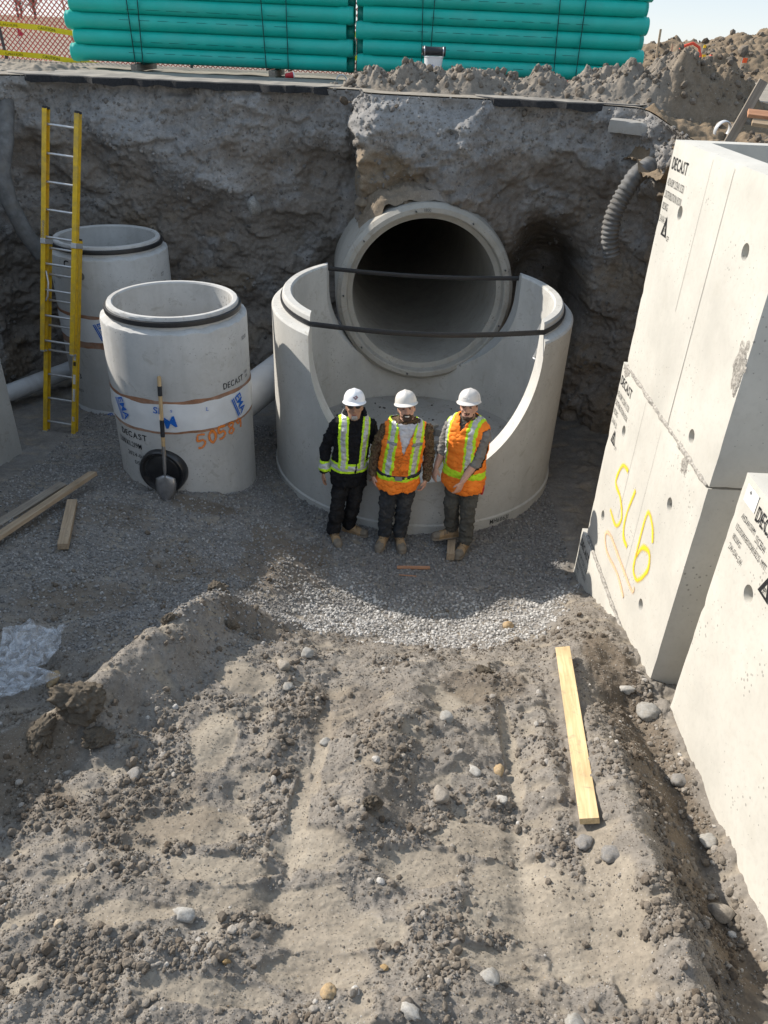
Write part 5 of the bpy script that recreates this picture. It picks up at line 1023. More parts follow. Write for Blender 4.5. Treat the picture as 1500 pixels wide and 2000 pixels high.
M_skin = [plain('mat_skin_%d' % k, c, 0.55, 0.35, 0.10, 30) for k, c in enumerate(((0.36, 0.20, 0.13), (0.56, 0.32, 0.23), (0.56, 0.32, 0.23)))]
def camo():
    m, nt, b = new_mat('mat_camouflage', 0.9, 0.1); oc = coords(nt); a = noise(nt, oc, 26, 3, 0.6, 1.0); c = noise(nt, oc, 40, 3, 0.6, 1.2)
    col = ramp(nt, a, [(0.38, (0.05, 0.032, 0.02)), (0.46, (0.10, 0.062, 0.036)), (0.54, (0.17, 0.115, 0.07)), (0.64, (0.075, 0.06, 0.035))]); col = mix(nt, ramp(nt, c, [(0.58, 0.0), (0.62, 0.8)]), col, (0.025, 0.018, 0.012)); setc(nt, b, col); return m
M_black_cloth = plain('mat_black_jacket', (0.012, 0.012, 0.014), 0.9, 0.15, 0.3, 40, bmp=0.3); M_black_pant = plain('mat_black_trousers', (0.016, 0.016, 0.018), 0.92, 0.1, 0.4, 12, dirt=(0.05, 0.045, 0.04), dirt_amt=0.5, bmp=0.3)
M_jean = plain('mat_dark_grey_trousers', (0.040, 0.043, 0.048), 0.92, 0.1, 0.3, 14, dirt=(0.11, 0.10, 0.09), dirt_amt=0.6, bmp=0.3); M_cargo = plain('mat_grey_green_trousers', (0.085, 0.082, 0.072), 0.92, 0.1, 0.25, 14, dirt=(0.14, 0.125, 0.105), dirt_amt=0.5, bmp=0.3)
M_boot = plain('mat_tan_leather', (0.34, 0.225, 0.12), 0.75, 0.25, 0.2, 25, dirt=(0.26, 0.22, 0.17), dirt_amt=0.8, bmp=0.3); M_sole = plain('mat_boot_sole', (0.20, 0.17, 0.135), 0.9, 0.1, 0.2, 30)
M_hair = plain('mat_dark_hair', (0.065, 0.042, 0.03), 0.8, 0.2, 0.4, 60); M_hairg = plain('mat_grey_hair', (0.30, 0.28, 0.26), 0.8, 0.2, 0.4, 60); M_white_shirt = plain('mat_white_shirt', (0.55, 0.55, 0.58), 0.9, 0.1, 0.08, 15, bmp=0.2); M_grey_shirt = plain('mat_grey_shirt', (0.21, 0.20, 0.19), 0.9, 0.1, 0.1, 15, bmp=0.3)
M_lip = plain('mat_lips', (0.28, 0.10, 0.08), 0.5, 0.3); M_teeth = plain('mat_teeth', (0.75, 0.70, 0.62), 0.4, 0.4); M_eye = plain('mat_eye_dark', (0.02, 0.015, 0.012), 0.3, 0.5); M_eyew = plain('mat_eye_white', (0.55, 0.50, 0.46), 0.3, 0.5)
M_orange = plain('mat_hi_vis_orange', (1.0, 0.25, 0.03), 0.75, 0.2, 0.07, 18, bmp=0.35, dirt=(0.50, 0.10, 0.02), dirt_amt=0.35); M_orange_d = plain('mat_hi_vis_orange_soiled', (0.92, 0.21, 0.025), 0.8, 0.2, 0.2, 35, bmp=0.35, dirt=(0.10, 0.035, 0.012), dirt_amt=0.9); M_lime = plain('mat_hi_vis_lime', (0.52, 0.80, 0.03), 0.7, 0.2, 0.07, 18); M_silver = plain('mat_reflective_tape', (0.50, 0.50, 0.49), 0.35, 0.6, 0.12, 22, metal=0.15); M_silver_d = plain('mat_reflective_tape_dark', (0.20, 0.205, 0.21), 0.35, 0.6, 0.15, 22, metal=0.15)
M_hat = [plain('mat_hard_hat_white', (0.80, 0.80, 0.82), 0.28, 0.5, 0.03, 6), plain('mat_hard_hat_cream', (0.68, 0.65, 0.60), 0.32, 0.5, 0.04, 6, dirt=(0.5, 0.46, 0.4), dirt_amt=0.3), plain('mat_hard_hat_ivory', (0.66, 0.63, 0.60), 0.32, 0.5, 0.04, 6, dirt=(0.5, 0.46, 0.42), dirt_amt=0.3)]

def person(s):
    """s: dict of joints and looks; returns the empty-free person: one body mesh with its clothing as children"""
    mb = MB(); ux = Vector((cos(s['yaw']), sin(s['yaw']), 0)); fw = Vector((sin(s['yaw']), -cos(s['yaw']), 0)); up = Vector((0, 0, 1))
    hipc, shc = Vector(s['hipc']), Vector(s['shc']); girth = s.get('girth', 1.0)
    def tc(z): t = (z - hipc.z) / (shc.z - hipc.z); q = hipc + (shc - hipc) * t; q.z = z; return q
    H0 = shc.z
    prof = [(-0.70, 0.165, 0.125), (-0.60, 0.180, 0.138), (-0.50, 0.182, 0.140), (-0.40, 0.176, 0.138), (-0.28, 0.176, 0.135), (-0.16, 0.188, 0.135), (-0.06, 0.192, 0.125), (0.0, 0.178, 0.110), (0.045, 0.130, 0.090), (0.075, 0.075, 0.070)]
    ring_loft(mb, [(tc(H0 + dz_), ux * w * girth, fw * d_ * girth) for dz_, w, d_ in prof], TOP, 28)
    # head
    hc, hu = Vector(s['head']), Vector(s['hup']).normalized(); hf = Vector(s['hfwd']); hf = (hf - hu * hf.dot(hu)).normalized(); hx = hf.cross(hu)
    if hx.dot(ux) < 0: hx = -hx
    limb(mb, [tc(H0 + 0.02), hc - hu * 0.07 - hf * 0.015], [0.062, 0.058], SK)
    rg = []
    for z, w, d_, o in ((-0.118, 0.030, 0.028, 0.055), (-0.108, 0.042, 0.045, 0.045), (-0.085, 0.056, 0.066, 0.028), (-0.05, 0.067, 0.082, 0.012), (-0.01, 0.073, 0.092, 0.003), (0.04, 0.076, 0.098, -0.002), (0.08, 0.070, 0.092, -0.004), (0.105, 0.050, 0.070, -0.006), (0.118, 0.022, 0.035, -0.006)):
        rg.append((hc + hu * z + hf * o, hx * w, hf * d_))
    ring_loft(mb, rg, SK, 24)
    nose = hc + hf * 0.094 - hu * 0.018; ring_loft(mb, [(hc + hf * 0.086 + hu * 0.018, hx * 0.008, hu * 0.006 + hf * 0.006), (nose + hf * 0.008 + hu * 0.005, hx * 0.011, hf * 0.014), (nose + hf * 0.012 - hu * 0.014, hx * 0.016, hf * 0.016), (nose - hu * 0.026, hx * 0.010, hf * 0.008)], SK, 10)
    oball(mb, hc + hf * 0.080 + hu * 0.030, hx * 0.052, hf * 0.018, hu * 0.010, SK)          # brow
    for sg in (-1, 1):
        oball(mb, hc + hx * sg * 0.078 - hf * 0.008 - hu * 0.005, hx * 0.010, hf * 0.020, hu * 0.032, SK); oball(mb, hc + hx * sg * 0.042 + hf * 0.066 - hu * 0.022, hx * 0.022, hf * 0.020, hu * 0.020, SK)
    oball(mb, hc + hf * 0.090 - hu * 0.058, hx * 0.026, hf * 0.010, hu * 0.010, SK); oball(mb, hc + hf * 0.082 - hu * 0.096, hx * 0.022, hf * 0.018, hu * 0.018, SK)
    oball(mb, hc - hf * 0.03 + hu * 0.02, hx * 0.080, hf * 0.080, hu * 0.095, HAIR)
    # arms
    for k in ('L', 'R'):
        sh_, el, wr, he = (Vector(s[q + k]) for q in ('sh', 'el', 'wr', 'ha')); th = s.get('sleeve', 1.0)
        if s.get('short'):
            limb(mb, [sh_, sh_.lerp(el, 0.5), el, el.lerp(wr, 0.18)], [0.070 * th, 0.064 * th, 0.056 * th, 0.052 * th], SHIRT); limb(mb, [el.lerp(wr, 0.08), el.lerp(wr, 0.4), wr], [0.043, 0.042, 0.029], SK)
        else:
            limb(mb, [sh_, sh_.lerp(el, 0.5), el, el.lerp(wr, 0.5), wr], [0.072 * th, 0.064 * th, 0.055 * th, 0.050 * th, 0.042 * th], SHIRT if 'shirt_arm' in s else TOP)
        hand(mb, wr + (he - wr) * 0.05, he, s['palm' + k], s['thumb' + k], s.get('curl', 0.4))
    # legs
    for k in ('L', 'R'):
        hp, kn, an, to, zg = Vector(s['hip' + k]), Vector(s['kn' + k]), Vector(s['an' + k]), Vector(s['to' + k]), s.get('zg' + k, 0.012)
        limb(mb, [hp, hp.lerp(kn, 0.5), kn, kn.lerp(an, 0.45), an + Vector((0, 0, 0.02))], [0.098, 0.092, 0.076, 0.076, 0.070], PANT); boot(mb, an, to, kn, zg)
    oball(mb, tc(H0 - 0.60), ux * 0.14 * girth, fw * 0.10 * girth, up * 0.10, PANT)
    for e in s.get('extra', []): e(mb, ux, fw, tc, H0, hc, hx, hf, hu)
    # one continuous skin
    src = mb.mesh('src', []); bm = bmesh.new(); bm.from_mesh(src); bmesh.ops.recalc_face_normals(bm, faces=bm.faces); bm.to_mesh(src); bvh = BVHTree.FromBMesh(bm); srcm = [f.material_index for f in bm.faces]; bm.free()
    o = bpy.data.objects.new('person', src); COL.objects.link(o)
    rm = o.modifiers.new('r', 'REMESH'); rm.mode = 'VOXEL'; rm.voxel_size = 0.0068; smd = o.modifiers.new('s', 'SMOOTH'); smd.iterations = 3; smd.factor = 0.5
    bake(o); me = o.data
    nv = len(me.vertices); co = np.zeros(nv * 3, np.float32); me.vertices.foreach_get('co', co); co = co.reshape(-1, 3).astype(float); no = np.zeros(nv * 3, np.float32); me.vertices.foreach_get('normal', no); no = no.reshape(-1, 3)
    # nearest source surface decides what each bit is
    vt = np.array([srcm[bvh.find_nearest(Vector(c))[2]] for c in co])
    hl = (co - np.array(hc)); HX, HF, HU = hl @ np.array(hx), hl @ np.array(hf), hl @ np.array(hu); headz = (np.abs(HX) < 0.1) & (np.abs(HU) < 0.135) & (np.abs(HF) < 0.14) & ((vt == SK) | (vt == HAIR))
    cloth = np.isin(vt, (TOP, PANT, SHIRT)) & ~headz
    wr_ = 0.014 * fbm(co[:, 0] * 9 + co[:, 1] * 5, co[:, 2] * 11, 3, s['seed']) + 0.012 * np.abs(fbm(co[:, 0] * 16 + 3, co[:, 2] * 20 + co[:, 1] * 9, 2, s['seed'] + 4))
    co2 = co + no * (cloth * wr_)[:, None]; me.vertices.foreach_set('co', co2.astype(np.float32).ravel())
    vm = vt.copy(); skin_h = headz & (vt == SK) | headz & (HF > 0.045) & (vt == HAIR); vm[skin_h] = SK; front = HF > 0.03
    beard = s['beard'](HX, HF, HU) & headz & front; vm[beard] = HAIR
    brow = (np.abs(np.abs(HX) - 0.032) < 0.020) & (np.abs(HU - 0.031 + 0.15 * np.abs(np.abs(HX) - 0.03)) < 0.0055) & front; vm[brow & headz] = s.get('browm', DARK)
    eye = (np.abs(np.abs(HX) - 0.031) < 0.013) & (np.abs(HU - 0.012) < 0.0055) & front; vm[eye & headz] = DARK
    vm[headz & front & (np.abs(HX) < 0.022) & (np.abs(HU + 0.062 - 6 * HX * HX) < 0.0058)] = TEETH if s.get('smile') else LIP
    side = headz & (np.abs(HX) > 0.062) & (HF < 0.012) & (HF > -0.2) & (HU > 0.0) & (np.abs(HX) < 0.082); vm[side] = HAIR
    for k_ in ('L', 'R'):
        toe_ = np.array(Vector(s['an' + k_]) + (Vector((s['to' + k_][0] - s['an' + k_][0], s['to' + k_][1] - s['an' + k_][1], 0))).normalized() * 0.21); dt = np.hypot(co[:, 0] - toe_[0], co[:, 1] - toe_[1])
        vm[(vt == BOOT) & (dt < 0.075 + 0.02 * fbm(co[:, 0] * 30, co[:, 1] * 30, 2, 9))] = SOLE; vm[(vt == BOOT) & (np.abs(dt - 0.145) < 0.03) & (np.sin(dt * 420) > 0.55) & (no[:, 2] > 0.25)] = DARK
    if 'paint' in s: s['paint'](vm, co, vt, tc)
    npoly = len(me.polygons); q = np.zeros(npoly * 4, np.int32)
    lt = np.zeros(npoly, np.int32); me.polygons.foreach_get('loop_total', lt); ls = np.zeros(npoly, np.int32); me.polygons.foreach_get('loop_start', ls); lv = np.zeros(len(me.loops), np.int32); me.loops.foreach_get('vertex_index', lv)
    fvi = lv[ls]; fv2 = lv[ls + 2]; fm_ = np.where(vm[fvi] == vm[fv2], vm[fvi], vm[lv[ls + 1]])
    me.materials.clear()
    for mt in s['mats']: me.materials.append(mt)
    me.polygons.foreach_set('material_index', fm_.astype(np.int32)); me.polygons.foreach_set('use_smooth', np.ones(npoly, bool)); me.update()
    tag(o, s['label'], 'person'); o.name = 'person'
    # clothing grown from the body surface
    nn = np.zeros(nv * 3, np.float32); me.vertices.foreach_get('normal', nn); nn = nn.reshape(-1, 3); fc = (co2[lv[ls]] + co2[lv[ls + 1]] + co2[lv[ls + 2]]) / 3
    ctr = np.array([tc(z) for z in fc[:, 2]]); rel = fc - ctr; LX = rel @ np.array(ux); LF = rel @ np.array(fw); fvt = vt[lv[ls]]
    garments = {}
    for gname, fn, off, thick, gm in s['garments']:
        code = fn(LX, LF, fc[:, 2], fvt, fc); sel = np.where(code >= 0)[0]
        used = np.unique(np.concatenate([lv[ls[i]:ls[i] + lt[i]] for i in sel])); mp = -np.ones(nv, int); mp[used] = np.arange(len(used))
        z_ = co2[used][:, 2]; offs = off(z_) if callable(off) else off
        Vv = co2[used] + nn[used] * (np.asarray(offs).reshape(-1, 1) if np.ndim(offs) else offs)
        gme = bpy.data.meshes.new(gname); gme.from_pydata(Vv.tolist(), [], [tuple(mp[lv[ls[i]:ls[i] + lt[i]]]) for i in sel])
        for mt in gm: gme.materials.append(mt)
        gme.polygons.foreach_set('material_index', code[sel].astype(np.int32)); gme.polygons.foreach_set('use_smooth', np.ones(len(sel), bool)); gme.update()
        g = link(gname, gme, o); sm1 = g.modifiers.new('sm', 'SMOOTH'); sm1.iterations = 2; sm1.factor = 0.4; so = g.modifiers.new('so', 'SOLIDIFY'); so.thickness = thick; so.offset = 1; bake(g); garments[gname] = g
    # hard hat
    mbh = MB(); n = 40; rg = []; base = hc + hu * 0.060 - hf * 0.010
    Mh = Matrix(((hx.x, hf.x, hu.x, base.x), (hx.y, hf.y, hu.y, base.y), (hx.z, hf.z, hu.z, base.z), (0, 0, 0, 1)))
    rows = [(1.0, -0.004, 'b2'), (1.0, 0.0, 'b'), (1.0, 0.006, 'd')] + [(cos(a) ** 0.75, 0.006 + 0.112 * sin(a) ** 0.95, 'd') for a in np.linspace(0.12, pi / 2 - 0.06, 10)]
    for rad, z, kd in rows:
        for j in range(n):
            a = 2 * pi * j / n; cx, cy = cos(a), sin(a); bx_, by_ = 0.106 * rad * cx, 0.131 * rad * cy; zz_ = z
            if kd[0] == 'b':
                ext = 0.012 + 0.030 * max(0, cy) ** 1.5; bx_ += cx * ext * 0.9; by_ += cy * ext; zz_ -= 0.016 * max(0, cy) ** 2 + 0.004
            else:
                zz_ += 0.007 * math.exp(-(bx_ / 0.016) ** 2) * (z > 0.04); zz_ += 0
            mbh.v.append(tuple(Mh @ Vector((bx_, by_, zz_))))
    k = len(rows)
    for i in range(k - 1):
        for j in range(n): j2 = (j + 1) % n; mbh.f.append((i * n + j, i * n + j2, (i + 1) * n + j2, (i + 1) * n + j)); mbh.m.append(0)
    mbh.f.append(tuple((k - 1) * n + j for j in range(n))); mbh.m.append(0)
    hat = mbh.build('hard_hat', s['hat'], o, smooth=50)
    def hat_pt(x, z, off=0.002):
        zz = z; a = math.asin(max(0, min(1, (zz - 0.006) / 0.112)) ** (1 / 0.95)); r_ = cos(a) ** 0.75; yy_ = 0.131 * r_ * sqrt(max(0.0, 1 - (x / (0.106 * r_)) ** 2)); return tuple(Mh @ Vector((x, yy_ + off, zz)))
    if s.get('hatmark'): s['hatmark'](hat, hat_pt)
    for sg in (-1, 1):       # eyes
        e_ = hc + hx * sg * 0.031 + hf * 0.0835 + hu * 0.012; m_ = MB(); oball(m_, e_, hx * 0.010, hf * 0.006, hu * 0.0055, 0, 10); m_.build('eye', M_eye, o, smooth=60)
    return o, dict(ux=ux, fw=fw, tc=tc, H0=H0, hc=hc, hx=hx, hf=hf, hu=hu)

def no_beard(x, f, u): return np.zeros_like(x, bool)
def ring_band(name, info, z, w, d_, h, mat, parent, thick=0.006, dz=0.0):
    tc, ux, fw = info['tc'], info['ux'], info['fw']; n = 40; mb = MB(); V = []
    for k in (0, 1):
        for j in range(n):
            a = 2 * pi * j / n; c = tc(z); q = c + ux * (w * cos(a)) + fw * (d_ * sin(a)); q.z = z + (k - 0.5) * h + dz * sin(a); V.append(tuple(q))
    mb.v = V; mb.f = [(j, (j + 1) % n, n + (j + 1) % n, n + j) for j in range(n)]; mb.m = [0] * n; o = mb.build(name, mat, parent, smooth=60); s_ = o.modifiers.new('s', 'SOLIDIFY'); s_.thickness = thick; s_.offset = 1; bake(o); return o

# ---- left worker: black jacket with lime stripes
def hood(mb, ux, fw, tc, H0, hc, hx, hf, hu):
    c = tc(H0 + 0.055)
    pts = [c + ux * (0.088 * cos(a)) - fw * (0.085 * sin(a) * (1.15 if sin(a) > 0 else 0.75)) + Vector((0, 0, 0.030 * sin(a))) for a in np.linspace(0, 2 * pi, 20)]
    mb.tube(pts, 0.034, 10, TOP); oball(mb, c - fw * 0.105 + Vector((0, 0, -0.02)), ux * 0.10, fw * 0.04, Vector((0, 0, 0.07)), TOP)
def w1_stripes(LX, LF, z, t, fc):
    code = -np.ones(len(LX), int); tor = (t == TOP); z0 = 0.93
    arm = tor & (fc[:, 0] < -0.565) & (np.abs(z - 0.90) < 0.050); body = tor & ~((fc[:, 0] < -0.565))
    wb = body & (np.abs(z - z0) < 0.055); code[wb] = 0; code[body & (np.abs(z - z0) < 0.030)] = 1
    xl = -0.105 + 0.03 * S(1.30, 1.0, z); v1 = body & (np.abs(LX - xl) < 0.048) & (z > z0) & (z < 1.46); v2 = body & (np.abs(LX - 0.115) < 0.040) & (z > z0 + 0.0) & (z < 1.46)
    code[v1 | v2] = 0; code[(v1 & (np.abs(LX - xl) < 0.024)) | (v2 & (np.abs(LX - 0.115) < 0.020))] = 1
    code[arm] = 0; code[arm & (np.abs(z - 0.90) < 0.026)] = 1; code[wb & (np.abs(LX - 0.055) < 0.006) & (LF > 0)] = -1
    return code
M_maroon = plain('mat_maroon_mark', (0.16, 0.02, 0.04), 0.5, 0.3, 0.05)
def hat1(hat, hp):
    for r_, m_ in ((0.026, M_maroon), (0.018, M_white_pl), (0.015, M_maroon), (0.007, M_white_pl)):
        c = (0.012, 0.052); mb = MB(); off = 0.002 + 0.001 * (0.026 - r_) / 0.008; mb.add([hp(c[0] + dx_ * r_, c[1] + dz_ * r_ * 0.95, off) for dx_, dz_ in ((0, 1), (0.5, 0.5), (1, 0), (0.5, -0.5), (0, -1), (-0.5, -0.5), (-1, 0), (-0.5, 0.5), (0, 0))], [(0, 8, 1), (1, 8, 2), (2, 8, 3), (3, 8, 4), (4, 8, 5), (5, 8, 6), (6, 8, 7), (7, 8, 0)]); mb.build('diamond_mark', m_, hat, fix=False)
w1, i1 = person(dict(seed=500, yaw=0.13, label='worker in black jacket with lime and silver stripes and a white hard hat', hipc=(-0.385, 6.97, 0.88), shc=(-0.340, 7.0, 1.395), girth=1.02,
    head=(-0.338, 6.945, 1.560), hup=(-0.03, 0.26, 1), hfwd=(0.05, -1, 0.2), shL=(-0.515, 6.985, 1.335), elL=(-0.625, 7.01, 1.075), wrL=(-0.640, 6.94, 0.835), haL=(-0.655, 6.92, 0.70), palmL=(1, 0.2, 0), thumbL=(0.2, -1, 0),
    shR=(-0.185, 7.02, 1.335), elR=(-0.095, 7.10, 1.08), wrR=(-0.12, 7.04, 0.85), haR=(-0.12, 7.0, 0.72), palmR=(-1, 0.2, 0), thumbR=(-0.2, -1, 0),
    hipL=(-0.445, 6.985, 0.84), knL=(-0.485, 6.89, 0.48), anL=(-0.535, 6.905, 0.115), toL=(-0.46, 6.70, 0.02), hipR=(-0.285, 7.01, 0.84), knR=(-0.325, 6.96, 0.48), anR=(-0.375, 7.035, 0.115), toR=(-0.19, 6.975, 0.02),
    beard=lambda x, f, u: (np.abs(x) < 0.030) & (u < -0.070), browm=DARK, extra=[hood], sleeve=1.03, hat=M_hat[0], hatmark=hat1,
    mats=[M_skin[0], M_black_cloth, M_black_pant, M_boot, M_hairg, M_black_cloth, M_sole, M_eye, M_lip, M_teeth], garments=[('reflective_stripes', w1_stripes, 0.004, 0.004, [M_lime, M_silver])]))
# dark safety glasses
mbx = MB()
for sg in (-1, 1): oball(mbx, i1['hc'] + i1['hx'] * sg * 0.033 + i1['hf'] * 0.092 + i1['hu'] * 0.014, i1['hx'] * 0.027, i1['hf'] * 0.006, i1['hu'] * 0.015, 0)
mbx.tube([i1['hc'] + i1['hx'] * q * 0.08 + i1['hf'] * (0.09 - 0.09 * abs(q) ** 4) + i1['hu'] * 0.018 for q in np.linspace(-1, 1, 15)], 0.004, 6); mbx.build('safety_glasses', M_eye, w1, smooth=60)

# ---- middle worker: orange vest over camouflage sleeves
def vest_code(xc, vneck, stripes, hem, waist=None, soil=False, cap=0.0):
    def fn(LX, LF, z, t, fc):
        code = -np.ones(len(LX), int); body = (t == TOP) & (z > hem) & (np.abs(LX) < 0.225)
        top = vneck[1]; body &= ~((LF > 0) & (np.abs(LX - vneck[2]) < vneck[3] * np.clip((z - vneck[0]) / (top - vneck[0]), 0, 1.4)) & (z > vneck[0])); body &= (z < top + 0.045) & ~((np.abs(LX) < 0.085) & (z > top + 0.02))
        code[body] = 0
        for sx in xc:
            st_ = body & (np.abs(LX - sx) < 0.046) & (z > waist[0]); code[st_] = 1; code[st_ & (np.abs(LX - sx) < 0.022)] = 2
            if stripes is not None: code[st_ & (np.abs(z - stripes) < 0.013)] = 3
        if waist is not None: code[body & (np.abs(z - waist[0]) < waist[1]) & (np.abs(LX) < 0.5)] = 1
        if soil: code[(code == 0) & (np.abs(LX + 0.0) < 0.085 + 0.02 * np.sin(z * 40)) & (LF > 0) & (z < 1.20) & (z > 0.93)] = 4
        return code
    return fn
def w2_paint(vm, co, vt, tc): vm[(vt == TOP) & (co[:, 2] > 0.99)] = SHIRT
w2c = lambda z: 0.012 + 0.02 * np.clip((0.95 - z) / 0.2, 0, 1)
def bandana(mb, ux, fw, tc, H0, hc, hx, hf, hu): mb.tube([hc + hx * (0.083 * cos(a)) + hf * (0.10 * sin(a)) + hu * 0.045 for a in np.linspace(0, 2 * pi, 24)], 0.012, 8, TEETH)
w2, i2 = person(dict(seed=520, yaw=0.02, label='worker in orange vest with camouflage sleeves and a bearded smile, in the middle', hipc=(0.125, 6.87, 0.88), shc=(0.178, 6.885, 1.425), girth=1.10,
    head=(0.172, 6.855, 1.608), hup=(-0.14, 0.28, 1), hfwd=(0.02, -1, 0.2), shL=(-0.018, 6.885, 1.362), elL=(-0.112, 6.92, 1.085), wrL=(-0.130, 6.85, 0.875), haL=(-0.108, 6.80, 0.74), palmL=(1, 0.3, 0), thumbL=(0.3, -1, 0),
    shR=(0.378, 6.885, 1.370), elR=(0.430, 6.93, 1.085), wrR=(0.416, 6.84, 0.855), haR=(0.385, 6.79, 0.73), palmR=(-1, 0.3, 0), thumbR=(-0.3, -1, 0),
    hipL=(0.045, 6.89, 0.84), knL=(0.030, 6.83, 0.48), anL=(0.015, 6.885, 0.12), toL=(-0.045, 6.68, 0.02), hipR=(0.225, 6.89, 0.84), knR=(0.205, 6.85, 0.48), anR=(0.178, 6.885, 0.12), toR=(0.215, 6.67, 0.02),
    beard=lambda x, f, u: ((u < -0.040) & (np.abs(x) < 0.048) & ~((u > -0.052) & (np.abs(x) > 0.034))) | ((np.abs(x) > 0.05) & (u < -0.055)), smile=True, paint=w2_paint, shirt_arm=1, curl=0.5, extra=[], hat=M_hat[1],
    mats=[M_skin[1], M_jean, M_jean, M_boot, M_hair, camo(), M_sole, M_eye, M_lip, M_teeth],
    garments=[('shirt_front', lambda LX, LF, z, t, fc: np.where((t == TOP) & (z > 1.10) & (z < 1.475) & (np.abs(LX) < 0.13) & (LF > 0), 0, -1), 0.004, 0.003, [M_white_shirt]), ('safety_vest', vest_code((-0.115, 0.125), (1.17, 1.43, 0.005, 0.075), 1.285, 0.745, (0.905, 0.022), True), w2c, 0.006, [M_orange, M_lime, M_silver, M_silver_d, M_orange_d])]))
ring_band('tool_belt', i2, 0.945, 0.222, 0.178, 0.036, M_dark, w2, 0.008, -0.02)
cB = i2['tc'](0.93); MB().box((cB.x - 0.035, cB.y - 0.205, 0.905), (cB.x + 0.035, cB.y - 0.188, 0.945)).build('belt_buckle', M_silver_d, w2, bevel=0.004)
lettering('shirt_print', M_ink, lambda x, y: (0.105 + x, 6.885 - 0.160, 1.245 + y), [('SALIS', 0, 0, 0.022, 1.1, dict(gap=0.4))], w2)
mbx = MB(); c_ = i2['hc']; hx, hf, hu = i2['hx'], i2['hf'], i2['hu']
for k in (0, 1): mbx.v += [tuple(c_ + hx * (0.086 * cos(a)) + hf * (0.104 * sin(a) - 0.004) + hu * (0.026 + 0.034 * k)) for a in np.linspace(-pi * 1.0, 0.25, 20)]
mbx.f = [(j, j + 1, 20 + j + 1, 20 + j) for j in range(19)]; mbx.m = [0] * 19; mbx.build('bandana', plain('mat_red_bandana', (0.55, 0.06, 0.06), 0.9, 0.1, 0.15, 40), w2, smooth=60)
MB().tube([(-0.045, 6.80, 0.93), (-0.06, 6.79, 0.80), (-0.055, 6.79, 0.74)], [0.026, 0.024, 0.010], 8, sq=(1, 0.6)).build('tool_pouch', M_dark, w2, smooth=60)

# ---- right worker: orange vest over grey shirt, turned to the left
w3, i3 = person(dict(seed=540, yaw=-0.60, label='worker in orange vest and grey shirt turned sideways, one boot on a block', hipc=(0.795, 6.87, 0.90), shc=(0.793, 6.875, 1.475), girth=1.14,
    head=(0.772, 6.840, 1.660), hup=(-0.02, 0.26, 1), hfwd=(-0.30, -1, 0.2), shL=(0.635, 6.965, 1.405), elL=(0.575, 6.99, 1.11), wrL=(0.515, 6.90, 0.965), haL=(0.485, 6.855, 0.845), palmL=(0.8, 0.6, 0), thumbL=(-0.2, -1, 0.1),
    shR=(0.945, 6.775, 1.41), elR=(0.885, 6.74, 1.125), wrR=(0.765, 6.635, 0.955), haR=(0.715, 6.605, 0.825), palmR=(-0.6, 0.8, 0), thumbR=(-0.9, -0.6, 0),
    hipL=(0.715, 6.90, 0.86), knL=(0.705, 6.86, 0.52), anL=(0.735, 6.915, 0.215), toL=(0.53, 6.86, 0.10), zgL=0.09, hipR=(0.875, 6.83, 0.86), knR=(0.862, 6.785, 0.50), anR=(0.880, 6.81, 0.125), toR=(0.79, 6.62, 0.02),
    beard=lambda x, f, u: ((u < -0.078) & (np.abs(x) < 0.06)) | ((np.abs(x) > 0.053) & (u < -0.05)) | ((np.abs(u + 0.047) < 0.006) & (np.abs(x) < 0.03)), short=1, sleeve=1.05, curl=0.35, hat=M_hat[2],
    mats=[M_skin[2], M_cargo, M_cargo, M_boot, M_hair, M_grey_shirt, M_sole, M_eye, M_lip, M_teeth],
    hatmark=lambda hat, hp: (MB().add([hp(-0.04, 0.035), hp(0.02, 0.035), hp(0.02, 0.048), hp(-0.04, 0.048)], [(0, 1, 2, 3)]).build('hat_sticker', M_stick, hat, fix=False), lettering('hat_print', M_ink, lambda x, y: hp(-0.036 + x, 0.038 + y, 0.0035), [('D+M', 0, 0, 0.009, 1.6)], hat)),
    garments=[('safety_vest', vest_code((-0.165, 0.105), (1.43, 1.535, 0.0, 0.045), None, 0.775, (0.975, 0.042), False), w2c, 0.006, [M_orange, M_lime, M_silver, M_silver_d, M_orange_d])]))
MB().tube([(0.985, 6.80, 0.86), (0.99, 6.79, 0.80), (0.985, 6.79, 0.735)], [0.030, 0.038, 0.030], 10, sq=(1, 0.6)).build('tape_measure', M_red, w3, smooth=50)

# ================================================================== LOOSE STONES, CLODS, GRAVEL
def pebble_mat(name, stops, rough=0.9):
    m, nt, b = new_mat(name, rough, 0.2); t = attr(nt, 'tone', 'INSTANCER').outputs['Fac']; c = ramp(nt, t, stops)
    f = noise(nt, coords(nt), 3.0, 4, 0.65); c = mix(nt, 1.0, c, ramp(nt, f, [(0.25, 0.72), (0.75, 1.15)]), 'MULTIPLY'); setc(nt, b, c); bump(nt, b, f, 0.25, 0.15); return m
M_gravel = pebble_mat('mat_gravel_stones', [(0.0, (0.14, 0.135, 0.13)), (0.4, (0.25, 0.24, 0.23)), (0.8, (0.42, 0.405, 0.385)), (1.0, (0.62, 0.60, 0.57))])
M_peb = pebble_mat('mat_earth_stones', [(0.0, (0.13, 0.108, 0.085)), (0.45, (0.22, 0.192, 0.16)), (0.8, (0.33, 0.30, 0.265)), (0.95, (0.52, 0.50, 0.47)), (1.0, (0.34, 0.235, 0.12))])
M_clod = pebble_mat('mat_soil_clods', [(0.0, (0.10, 0.078, 0.058)), (0.5, (0.175, 0.148, 0.12)), (1.0, (0.25, 0.215, 0.178))], 0.98)
M_clod_d = pebble_mat('mat_wall_clods', [(0.0, (0.12, 0.11, 0.10)), (0.5, (0.21, 0.195, 0.18)), (1.0, (0.36, 0.34, 0.32))], 0.98)
